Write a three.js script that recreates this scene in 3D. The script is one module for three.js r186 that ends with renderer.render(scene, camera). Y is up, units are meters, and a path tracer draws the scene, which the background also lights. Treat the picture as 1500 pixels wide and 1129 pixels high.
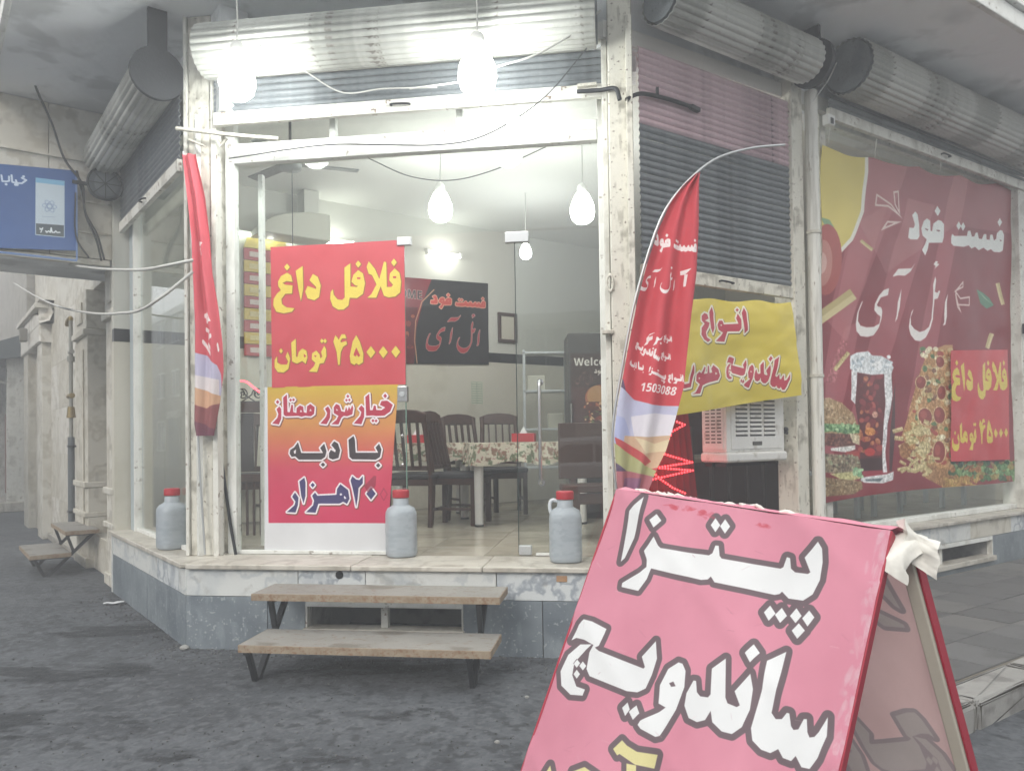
import * as THREE from 'three';
import { RoundedBoxGeometry } from 'three/addons/geometries/RoundedBoxGeometry.js';
import { mergeGeometries, toCreasedNormals } from 'three/addons/utils/BufferGeometryUtils.js';

// ---------- camera, sky, sun, exposure ----------
const PW = 1500, PH = 1129, FOCAL = 1150, CX = 750, CY = 618, PITCH = 1.0 * Math.PI / 180, ROLL = 0.8 * Math.PI / 180, EYE = 1.5;
const V = (x, y, z) => new THREE.Vector3(x, y, z);
const scene = new THREE.Scene();
const camera = new THREE.PerspectiveCamera(2 * Math.atan(PH / 2 / FOCAL) * 180 / Math.PI, PW / PH, 0.05, 400);
const FWD = V(0, Math.sin(PITCH), -Math.cos(PITCH)), UP0 = V(0, Math.cos(PITCH), Math.sin(PITCH));
const RGT = V(Math.cos(ROLL), 0, 0).addScaledVector(UP0, -Math.sin(ROLL)), UPV = UP0.clone().multiplyScalar(Math.cos(ROLL)).add(V(Math.sin(ROLL), 0, 0));
camera.position.set(0, EYE, 0);
camera.quaternion.setFromRotationMatrix(new THREE.Matrix4().makeBasis(RGT, UPV, FWD.clone().negate()));
camera.setViewOffset(PW, PH, 0, PH / 2 - CY, PW, PH);
camera.updateProjectionMatrix();
scene.add(camera);

// an even overcast sky, a little brighter overhead
{
  const w = 256, h = 128, d = new Float32Array(w * h * 4);
  for (let j = 0; j < h; j++) for (let i = 0; i < w; i++) {
    const el = ((j + 0.5) / h - 0.5) * Math.PI, k = 0.86 + 0.14 * Math.max(0, Math.sin(el)), o = (j * w + i) * 4;
    const c = 1 + 0.05 * Math.sin(i / w * Math.PI * 6 + j * 0.07) * Math.sin(j / h * Math.PI * 9);
    d[o] = 0.955 * k * c; d[o + 1] = 0.985 * k * c; d[o + 2] = 1.0 * k * c; d[o + 3] = 1;
  }
  const t = new THREE.DataTexture(d, w, h, THREE.RGBAFormat, THREE.FloatType);
  t.mapping = THREE.EquirectangularReflectionMapping; t.magFilter = THREE.LinearFilter; t.needsUpdate = true;
  scene.background = t; scene.environment = t;
}
const sun = new THREE.DirectionalLight(0xfff7ee, 1.1);
sun.position.set(-7, 9.5, 7); sun.target.position.set(0, 0, -6); sun.castShadow = true; sun.shadow.radius = 40;
sun.shadow.mapSize.set(2048, 2048);
Object.assign(sun.shadow.camera, { left: -14, right: 14, top: 14, bottom: -14, near: 1, far: 50 });
scene.add(sun, sun.target);
const renderer = new THREE.WebGLRenderer({ antialias: true });
renderer.toneMapping = THREE.LinearToneMapping;
renderer.toneMappingExposure = 1.95;
renderer.shadowMap.enabled = true;

// ---------- helpers ----------
let seed = 11;
const rnd = () => { seed = (seed + 0x6d2b79f5) | 0; let t = Math.imul(seed ^ (seed >>> 15), 1 | seed); t = (t + Math.imul(t ^ (t >>> 7), 61 | t)) ^ t; return ((t ^ (t >>> 14)) >>> 0) / 4294967296; };
const R = (a, b) => a + (b - a) * rnd();
const clamp = (x, a = 0, b = 1) => Math.min(b, Math.max(a, x)), lerp = (a, b, t) => a + (b - a) * t, sstep = (a, b, x) => { const t = clamp((x - a) / (b - a)); return t * t * (3 - 2 * t); };
const ray = (x, y) => FWD.clone().multiplyScalar(FOCAL).addScaledVector(RGT, x - CX).addScaledVector(UPV, -(y - CY)).normalize();
const atHeight = (x, y, h) => { const d = ray(x, y); return V(0, EYE, 0).addScaledVector(d, (h - EYE) / d.y); };
const atDepth = (x, y, D) => { const d = ray(x, y); return V(0, EYE, 0).addScaledVector(d, D / -d.z); };
class Frame {                       // a vertical plane: u along it, y up, w out of it
  constructor(O, dx, dz) { this.O = O; this.d = V(dx, 0, dz).normalize(); this.n = V(-this.d.z, 0, this.d.x); this.turn = Math.atan2(this.n.x, this.n.z); }
  at(u, y, w = 0) { return this.O.clone().addScaledVector(this.d, u).addScaledVector(this.n, w).setY(y); }
  px(x, y, w = 0) { const r = ray(x, y), p0 = this.at(0, 0, w).sub(V(0, EYE, 0)); const P = V(0, EYE, 0).addScaledVector(r, p0.dot(this.n) / r.dot(this.n)); return [P.clone().sub(this.O).dot(this.d), P.y]; }
  rel(P) { const q = P.clone().sub(this.O); return [q.dot(this.d), P.y, q.dot(this.n)]; }
}
const A = V(-2.37, 0, -5.68), B = V(0.78, 0, -5.24);
const FC = new Frame(A, 0.990, 0.139);             // the cut corner with the entrance, u 0 .. 3.18
const FR = new Frame(B, 0.822, -0.5695);           // right street front, u 0 .. 7
const FL = new Frame(A, 0.603, 0.798);             // left street front, u -3.3 .. 0
const UC = 3.18, ULEFT = FL.px(164, 700, 0)[0], URIGHT = 7.2, HS = 0.612;
const FW1 = new Frame(FL.at(ULEFT, 0, 0), 0.798, -0.603);      // wall inside that runs back from the left end
const W1LEN = 5.7;
const FW3 = new Frame(FW1.at(W1LEN, 0, 0), 0.822, -0.5695);    // rear wall inside

const taken = {};
const numbered = (n) => { taken[n] = (taken[n] ?? -1) + 1; return taken[n] ? n + '_' + String(taken[n]).padStart(3, '0') : n; };
function tag(o, label, category, group, kind) { if (label) o.userData.label = label; if (category) o.userData.category = category; if (group) o.userData.group = group; if (kind) o.userData.kind = kind; return o; }
function thing(name, label, category, pos = V(0, 0, 0), turn = 0, group) {
  const g = new THREE.Group(); g.name = numbered(name); g.position.copy(pos); g.rotation.y = turn; scene.add(g); return tag(g, label, category, group);
}
const onFrame = (name, label, category, F, u, y, w = 0, group) => thing(name, label, category, F.at(u, y, w), F.turn, group);
function setting(name) { const g = new THREE.Group(); g.name = numbered(name); g.userData.kind = 'structure'; scene.add(g); return g; }
function part(name, geo, mat, parent, label) {
  const g = Array.isArray(geo) ? merge(geo) : geo;
  const m = new THREE.Mesh(g, mat); m.name = name; m.castShadow = m.receiveShadow = true; if (label) m.userData.label = label; (parent ?? scene).add(m); return m;
}
function merge(list) { const l = list.map((g) => { const q = g.index ? g.toNonIndexed() : g; for (const k of Object.keys(q.attributes)) if (!['position', 'normal', 'uv'].includes(k)) q.deleteAttribute(k); return q; }); return l.length > 1 ? mergeGeometries(l) : l[0]; }
// uv in metres from the face direction
function metres(geo, jitter = 0) {
  const g = geo.index ? geo.toNonIndexed() : geo; if (!g.attributes.normal) g.computeVertexNormals();
  const p = g.attributes.position, n = g.attributes.normal, uv = new Float32Array(p.count * 2), jx = jitter ? R(0, 7) : 0, jy = jitter ? R(0, 7) : 0;
  for (let i = 0; i < p.count; i += 3) {
    let ax = 0, ay = 0, az = 0; for (let k = 0; k < 3; k++) { ax += Math.abs(n.getX(i + k)); ay += Math.abs(n.getY(i + k)); az += Math.abs(n.getZ(i + k)); }
    for (let k = 0; k < 3; k++) {
      const x = p.getX(i + k), y = p.getY(i + k), z = p.getZ(i + k);
      const [a, b] = az >= ax && az >= ay ? [x, y] : ax >= ay ? [z, y] : [x, z];
      uv[(i + k) * 2] = a + jx; uv[(i + k) * 2 + 1] = b + jy;
    }
  }
  g.setAttribute('uv', new THREE.BufferAttribute(uv, 2)); return g;
}
const box = (x0, x1, y0, y1, z0, z1, r = 0, j = 1) => {
  const w = x1 - x0, h = y1 - y0, d = z1 - z0;
  const g = r ? new RoundedBoxGeometry(w, h, d, 1, Math.min(r, w / 2.01, h / 2.01, d / 2.01)) : new THREE.BoxGeometry(w, h, d);
  g.translate((x0 + x1) / 2, (y0 + y1) / 2, (z0 + z1) / 2); return metres(g, j);
};
const bar = (a, b, t, t2 = t, r = 0) => {               // a square bar from a to b
  const d = b.clone().sub(a), g = r ? new RoundedBoxGeometry(t, t2, d.length(), 1, r) : new THREE.BoxGeometry(t, t2, d.length());
  metres(g, 1);
  const m = new THREE.Matrix4().lookAt(b, a, Math.abs(d.clone().normalize().y) > 0.95 ? V(1, 0, 0) : V(0, 1, 0)); g.applyMatrix4(m); g.translate((a.x + b.x) / 2, (a.y + b.y) / 2, (a.z + b.z) / 2); return g;
};
const rod = (a, b, r, r2 = r, seg = 10) => {
  const d = b.clone().sub(a), g = new THREE.CylinderGeometry(r2, r, d.length(), seg, 1);
  g.applyQuaternion(new THREE.Quaternion().setFromUnitVectors(V(0, 1, 0), d.clone().normalize())); g.translate((a.x + b.x) / 2, (a.y + b.y) / 2, (a.z + b.z) / 2); return g;
};
const tube = (pts, r, n = 40, seg = 6) => new THREE.TubeGeometry(new THREE.CatmullRomCurve3(pts), n, r, seg, false);
const lathe = (pts, seg = 24) => { const g = new THREE.LatheGeometry(pts.map(([r, y]) => new THREE.Vector2(r, y)), seg); return g; };
function sag(a, b, drop, r, n = 24) { const pts = []; for (let i = 0; i <= 8; i++) { const t = i / 8; pts.push(a.clone().lerp(b, t).add(V(0, -drop * 4 * t * (1 - t), 0))); } return tube(pts, r, n, 5); }
// extruded polygon in the x-y plane, thickness along z
const prism = (pts, d, bevel = 0) => { const s = new THREE.Shape(pts.map(([x, y]) => new THREE.Vector2(x, y))); const g = new THREE.ExtrudeGeometry(s, bevel ? { depth: d - 2 * bevel, bevelEnabled: true, bevelSize: bevel, bevelThickness: bevel, bevelSegments: 1 } : { depth: d, bevelEnabled: false }); if (bevel) g.translate(0, 0, bevel); return metres(g, 1); };

// tiling noise
function lattice(n, s) { const a = new Float32Array(n * n); let q = s * 7919 + 13; for (let i = 0; i < n * n; i++) { q = (Math.imul(q, 1664525) + 1013904223) | 0; a[i] = ((q >>> 8) & 0xffff) / 65535; } return a; }
const lats = new Array(1024);
function vnoise(x, y, n, s) {
  const row = (lats[s] ??= []), a = (row[n] ??= lattice(n, s)), X = x * n, Y = y * n, i = Math.floor(X), j = Math.floor(Y), fx = X - i, fy = Y - j, u = fx * fx * (3 - 2 * fx), v = fy * fy * (3 - 2 * fy);
  let i0 = i % n, j0 = j % n; if (i0 < 0) i0 += n; if (j0 < 0) j0 += n; const i1 = i0 + 1 === n ? 0 : i0 + 1, r0 = j0 * n, r1 = (j0 + 1 === n ? 0 : j0 + 1) * n;
  const p = a[r0 + i0], q = a[r1 + i0], e = p + (a[r0 + i1] - p) * u, f = q + (a[r1 + i1] - q) * u; return e + (f - e) * v;
}
const fbm = (x, y, n, s, oct = 4, gain = 0.5) => { let t = 0, a = 1, k = 0; for (let o = 0; o < oct; o++) { t += a * vnoise(x, y, n << o, s + o); k += a; a *= gain; } return t / k; };
function noiseTex(size, span, fn, srgb = true) {
  const d = new Uint8Array(size * size * 4);
  for (let j = 0; j < size; j++) for (let i = 0; i < size; i++) { const c = fn(i / size, j / size), o = (j * size + i) * 4; for (let k = 0; k < 3; k++) d[o + k] = clamp((c[k] ?? c)) * 255; d[o + 3] = 255; }
  const t = new THREE.DataTexture(d, size, size); t.wrapS = t.wrapT = THREE.RepeatWrapping; t.magFilter = THREE.LinearFilter; t.minFilter = THREE.LinearMipmapLinearFilter; t.generateMipmaps = true;
  t.repeat.set(1 / (span.length ? span[0] : span), 1 / (span.length ? span[1] : span)); if (srgb) t.colorSpace = THREE.SRGBColorSpace; t.needsUpdate = true; return t;
}
const hex = (h) => [(h >> 16 & 255) / 255, (h >> 8 & 255) / 255, (h & 255) / 255];
const mix = (a, b, t) => [lerp(a[0], b[0], t), lerp(a[1], b[1], t), lerp(a[2], b[2], t)];
const bumpTex = (size, span, fn) => noiseTex(size, span, (x, y) => { const v = clamp(fn(x, y)); return [v, v, v]; }, false);
const std = (o) => new THREE.MeshStandardMaterial(o);
const plain = (h, rough = 0.7, o = {}) => std({ color: h, roughness: rough, ...o });

// ---------- materials ----------
const grainBump = bumpTex(256, 0.5, (x, y) => fbm(x, y, 16, 3, 4));
const M = {};
{
  const a0 = hex(0x484b4f), a1 = hex(0x54575b), a2 = hex(0x33363a);
  M.asphalt = std({ roughness: 0.93, map: noiseTex(1024, 4.3, (x, y) => {
    const f = fbm(x, y, 220, 5, 2), g = fbm(x, y, 7, 9, 4), h = fbm(x, y, 40, 21, 3);
    let c = mix(a0, a1, clamp(f * 1.6 - 0.4)); c = mix(c, a2, sstep(0.48, 0.66, g) * 0.45); c = mix(c, hex(0x2a2c30), sstep(0.56, 0.7, fbm(x, y, 24, 15, 4)) * 0.4); c = mix(c, hex(0x5c5f63), sstep(0.62, 0.75, h) * 0.3);
    c = mix(c, hex(0x5f6265), sstep(0.52, 0.75, fbm(x, y, 110, 43, 2)) * 0.6); c = mix(c, hex(0x2b2d30), sstep(0.56, 0.78, fbm(x, y, 80, 47, 3)) * 0.7);
    if (vnoise(x, y, 340, 31) > 0.93) c = mix(c, hex(0x74767a), 0.5); if (vnoise(x, y, 300, 37) < 0.05) c = mix(c, hex(0x25272a), 0.6);
    return c; }), bumpMap: bumpTex(1024, 4.3, (x, y) => fbm(x, y, 260, 5, 2) * 0.7 + fbm(x, y, 30, 8, 3) * 0.3), bumpScale: 0.006 });
  const painted = (base, dirt, rust, amt, sp = 1.3, s = 41) => std({ roughness: 0.62, map: noiseTex(512, sp, (x, y) => {
    let c = mix(base, hex(0xffffff), (fbm(x, y, 6, s, 3) - 0.5) * 0.12); const st = fbm(x * 1, y * 0.25, 24, s + 3, 4);
    c = mix(c, dirt, sstep(0.5, 0.78, fbm(x, y, 9, s + 5, 5)) * amt); c = mix(c, dirt, sstep(0.58, 0.8, st) * amt * 0.7);
    const ch = fbm(x, y, 46, s + 11, 4); if (ch > 0.74) c = mix(c, rust, clamp((ch - 0.74) * 12) * 0.7); return c; }), bumpMap: grainBump, bumpScale: 0.0012 });
  M.paint = painted(hex(0xd6d5cd), hex(0x8b877c), hex(0x5c4638), 0.4);
  M.paintClean = painted(hex(0xdedfda), hex(0xa8a69e), hex(0x7a7268), 0.35, 1.7, 57);
  M.paintWorn = painted(hex(0xcfccc0), hex(0x7b766a), hex(0x4b3c32), 0.6, 0.9, 71);
  const marble = (base, vein, sp, s, k = 0.6, rough = 0.42) => std({ roughness: rough, map: noiseTex(512, sp, (x, y) => {
    const w = fbm(x, y, 5, s, 4) * 0.35, v = 1 - Math.abs(fbm(x + w * 0.0, y, 6, s + 7, 5) - 0.5) * 2;
    let c = mix(base, vein, sstep(0.82, 0.99, v) * k); c = mix(c, vein, sstep(0.5, 0.75, fbm(x, y, 4, s + 13, 5)) * k * 0.7); c = mix(c, hex(0x6a655c), sstep(0.62, 0.8, fbm(x, y, 14, s + 17, 4)) * 0.22); return c; }), bumpMap: grainBump, bumpScale: 0.0006 });
  M.marbleWhite = marble(hex(0xd0d2cf), hex(0xaab0b3), 1.1, 81);
  M.marbleVein = marble(hex(0xccd0d0), hex(0x939aa2), 0.8, 91, 0.9);
  M.marbleBlue = [101, 111, 121].map((s) => std({ roughness: 0.5, map: noiseTex(512, 0.95, (x, y) => {
    let c = mix(hex(0x6a737a), hex(0x7f878c), clamp(fbm(x, y, 5, s, 5) * 2 - 0.6)); const st = fbm(x, y * 0.3, 18, s + 3, 4); c = mix(c, hex(0x98a0a5), sstep(0.55, 0.8, st) * 0.4);
    c = mix(c, hex(0x59626a), sstep(0.56, 0.75, fbm(x, y, 4, s + 6, 4)) * 0.5); if (fbm(x, y, 60, s + 9, 2) > 0.78) c = mix(c, hex(0xc0c3c4), 0.5); return c; }), bumpMap: grainBump, bumpScale: 0.0008 }));
  M.sill = marble(hex(0xc4bfb4), hex(0x918a7e), 1.4, 131, 0.5, 0.38);
  M.stone = [141, 151, 161].map((s, i) => marble([hex(0xcfccc2), hex(0xc6c2b6), hex(0xd4d1c9)][i], hex(0xa39c8c), 1.6, s, 0.5, 0.55));
  M.stoneGrey = marble(hex(0x9b978e), hex(0x7c776d), 1.6, 171, 0.6, 0.6);
  M.plaster = std({ roughness: 0.95, map: noiseTex(512, 3.1, (x, y) => { let c = mix(hex(0xe8ebed), hex(0xeff1f2), fbm(x, y, 5, 181, 5)); c = mix(c, hex(0xbfc3c5), sstep(0.52, 0.72, fbm(x, y, 4, 187, 5)) * 0.7); return mix(c, hex(0xb0b2b2), sstep(0.6, 0.75, fbm(x, y, 9, 193, 5)) * 0.5); }), bumpMap: bumpTex(512, 3.1, (x, y) => fbm(x, y, 24, 197, 4)), bumpScale: 0.006 });
  M.innerWall = std({ roughness: 0.5, map: noiseTex(512, 2.4, (x, y) => mix(mix(hex(0xc4c0b1), hex(0xcecabd), fbm(x, y, 4, 201, 4)), hex(0xb3ad9c), sstep(0.55, 0.8, fbm(x, y, 10, 205, 4)) * 0.4)) });
  M.innerUpper = plain(0xc6c6bd, 0.85); M.ceiling = std({ color: 0xdcdcd6, roughness: 0.9, bumpMap: grainBump, bumpScale: 0.001 });
  M.tile = [211, 217, 223].map((s, i) => std({ roughness: 0.22, map: noiseTex(256, 0.9, (x, y) => mix(hex([0xb3ac9c, 0xaba493, 0xb9b2a3][i]), hex(0x8f8878), sstep(0.45, 0.8, fbm(x, y, 5, s, 5)) * 0.6)) }));
  M.grout = plain(0x6d675c, 0.95);
  M.black = plain(0x1b1b1d, 0.35); M.dark = plain(0x2b2c2e, 0.7); M.darkMetal = std({ color: 0x2a2c2f, roughness: 0.5, metalness: 0.5, bumpMap: grainBump, bumpScale: 0.001 });
  M.voidDark = plain(0x101112, 0.9);
  const slat = (base, dirt, rust, s, k = 0.7, metal = 0.15) => std({ roughness: 0.55, metalness: metal, map: noiseTex(512, 1.9, (x, y) => { let c = mix(base, dirt, sstep(0.42, 0.75, fbm(x, y * 0.6, 8, s, 5)) * k); const r = fbm(x, y, 40, s + 5, 4); if (r > 0.73) c = mix(c, rust, clamp((r - 0.73) * 12) * 0.7); return mix(c, hex(0xffffff), (vnoise(x, y, 90, s + 9) - 0.5) * 0.1); }), bumpMap: grainBump, bumpScale: 0.0008 });
  M.slatGrey = slat(hex(0x83888a), hex(0x5f6466), hex(0x4a443e), 231); M.slatDark = slat(hex(0x6b7073), hex(0x4b5053), hex(0x3c3835), 241); M.slatPink = slat(hex(0xb79ea4), hex(0x8d777d), hex(0x54484a), 251, 0.6, 0.0); M.slatPale = slat(hex(0xb9bab4), hex(0x83847e), hex(0x574f47), 261, 0.7, 0.05);
  M.wood = std({ roughness: 0.42, map: noiseTex(256, 0.5, (x, y) => mix(hex(0x4c2d20), hex(0x2f1a12), fbm(x * 0.3, y, 30, 271, 3))), bumpMap: grainBump, bumpScale: 0.0004 });
  M.seat = plain(0x2c2c30, 0.6); M.whitePlastic = plain(0xdadad6, 0.4);
  M.board = std({ roughness: 0.75, map: noiseTex(512, [1.2, 0.8], (x, y) => { let c = mix(hex(0x807d77), hex(0x918e88), fbm(x, y, 7, 281, 5)); c = mix(c, hex(0x666056), sstep(0.52, 0.74, fbm(x, y, 5, 285, 5)) * 0.7); c = mix(c, hex(0x6b5644), sstep(0.66, 0.8, fbm(x, y, 40, 289, 3)) * 0.5); return c; }), bumpMap: grainBump, bumpScale: 0.0015 });
  M.boardEdge = std({ roughness: 0.8, map: noiseTex(256, 0.35, (x, y) => { let c = mix(hex(0xa39683), hex(0x7d6a54), fbm(x, y, 10, 293, 4)); c = mix(c, hex(0x7b553c), sstep(0.55, 0.7, fbm(x, y, 30, 297, 4)) * 0.6); return c; }), bumpMap: grainBump, bumpScale: 0.003 });
  M.glass = new THREE.MeshPhysicalMaterial({ color: 0xfbfdfc, transmission: 1, thickness: 0, roughness: 0.015, ior: 1.5, specularIntensity: 1 });
  M.glassEdge = std({ color: 0x6f9183, roughness: 0.15 });
  M.chrome = std({ color: 0xc5c6c6, roughness: 0.25, metalness: 1 });
  M.aluminium = std({ color: 0xb9bcbd, roughness: 0.4, metalness: 0.6 });
  M.slab = [301, 307, 313, 317].map((s, i) => std({ roughness: 0.9, map: noiseTex(256, 0.8, (x, y) => mix(mix(hex([0x626262, 0x5b5b5b, 0x686765, 0x565656][i]), hex(0x464646), sstep(0.45, 0.8, fbm(x, y, 6, s, 5)) * 0.6), hex(0x7c7b78), vnoise(x, y, 120, s + 3) * 0.25)), bumpMap: grainBump, bumpScale: 0.002 }));
  M.kerb = [321, 327].map((s) => std({ roughness: 0.92, map: noiseTex(256, 0.9, (x, y) => mix(mix(hex(0x8c8b87), hex(0x9b9995), fbm(x, y, 5, s, 5)), hex(0x666461), sstep(0.5, 0.75, fbm(x, y, 7, s + 5, 5)) * 0.6)), bumpMap: grainBump, bumpScale: 0.004 }));
  M.jug = std({ roughness: 0.5, map: noiseTex(256, 0.31, (x, y) => mix(mix(hex(0x9aa2a8), hex(0xa6adb2), fbm(x, y, 4, 331, 4)), hex(0x8b949b), sstep(0.5, 0.7, fbm(x * 0.25, y, 20, 337, 3)) * 0.5)), bumpMap: grainBump, bumpScale: 0.0004 });
  M.redCap = plain(0xa8202c, 0.5); M.cream = plain(0xcfcabd, 0.6); M.cable = plain(0x2f3033, 0.7); M.cableWhite = plain(0xbfbfba, 0.7);
  M.brass = std({ color: 0x8b7a52, roughness: 0.55, metalness: 0.5 }); M.pipe = plain(0x8a8a84, 0.6); M.pipeDark = plain(0x585d60, 0.6);
}

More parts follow.
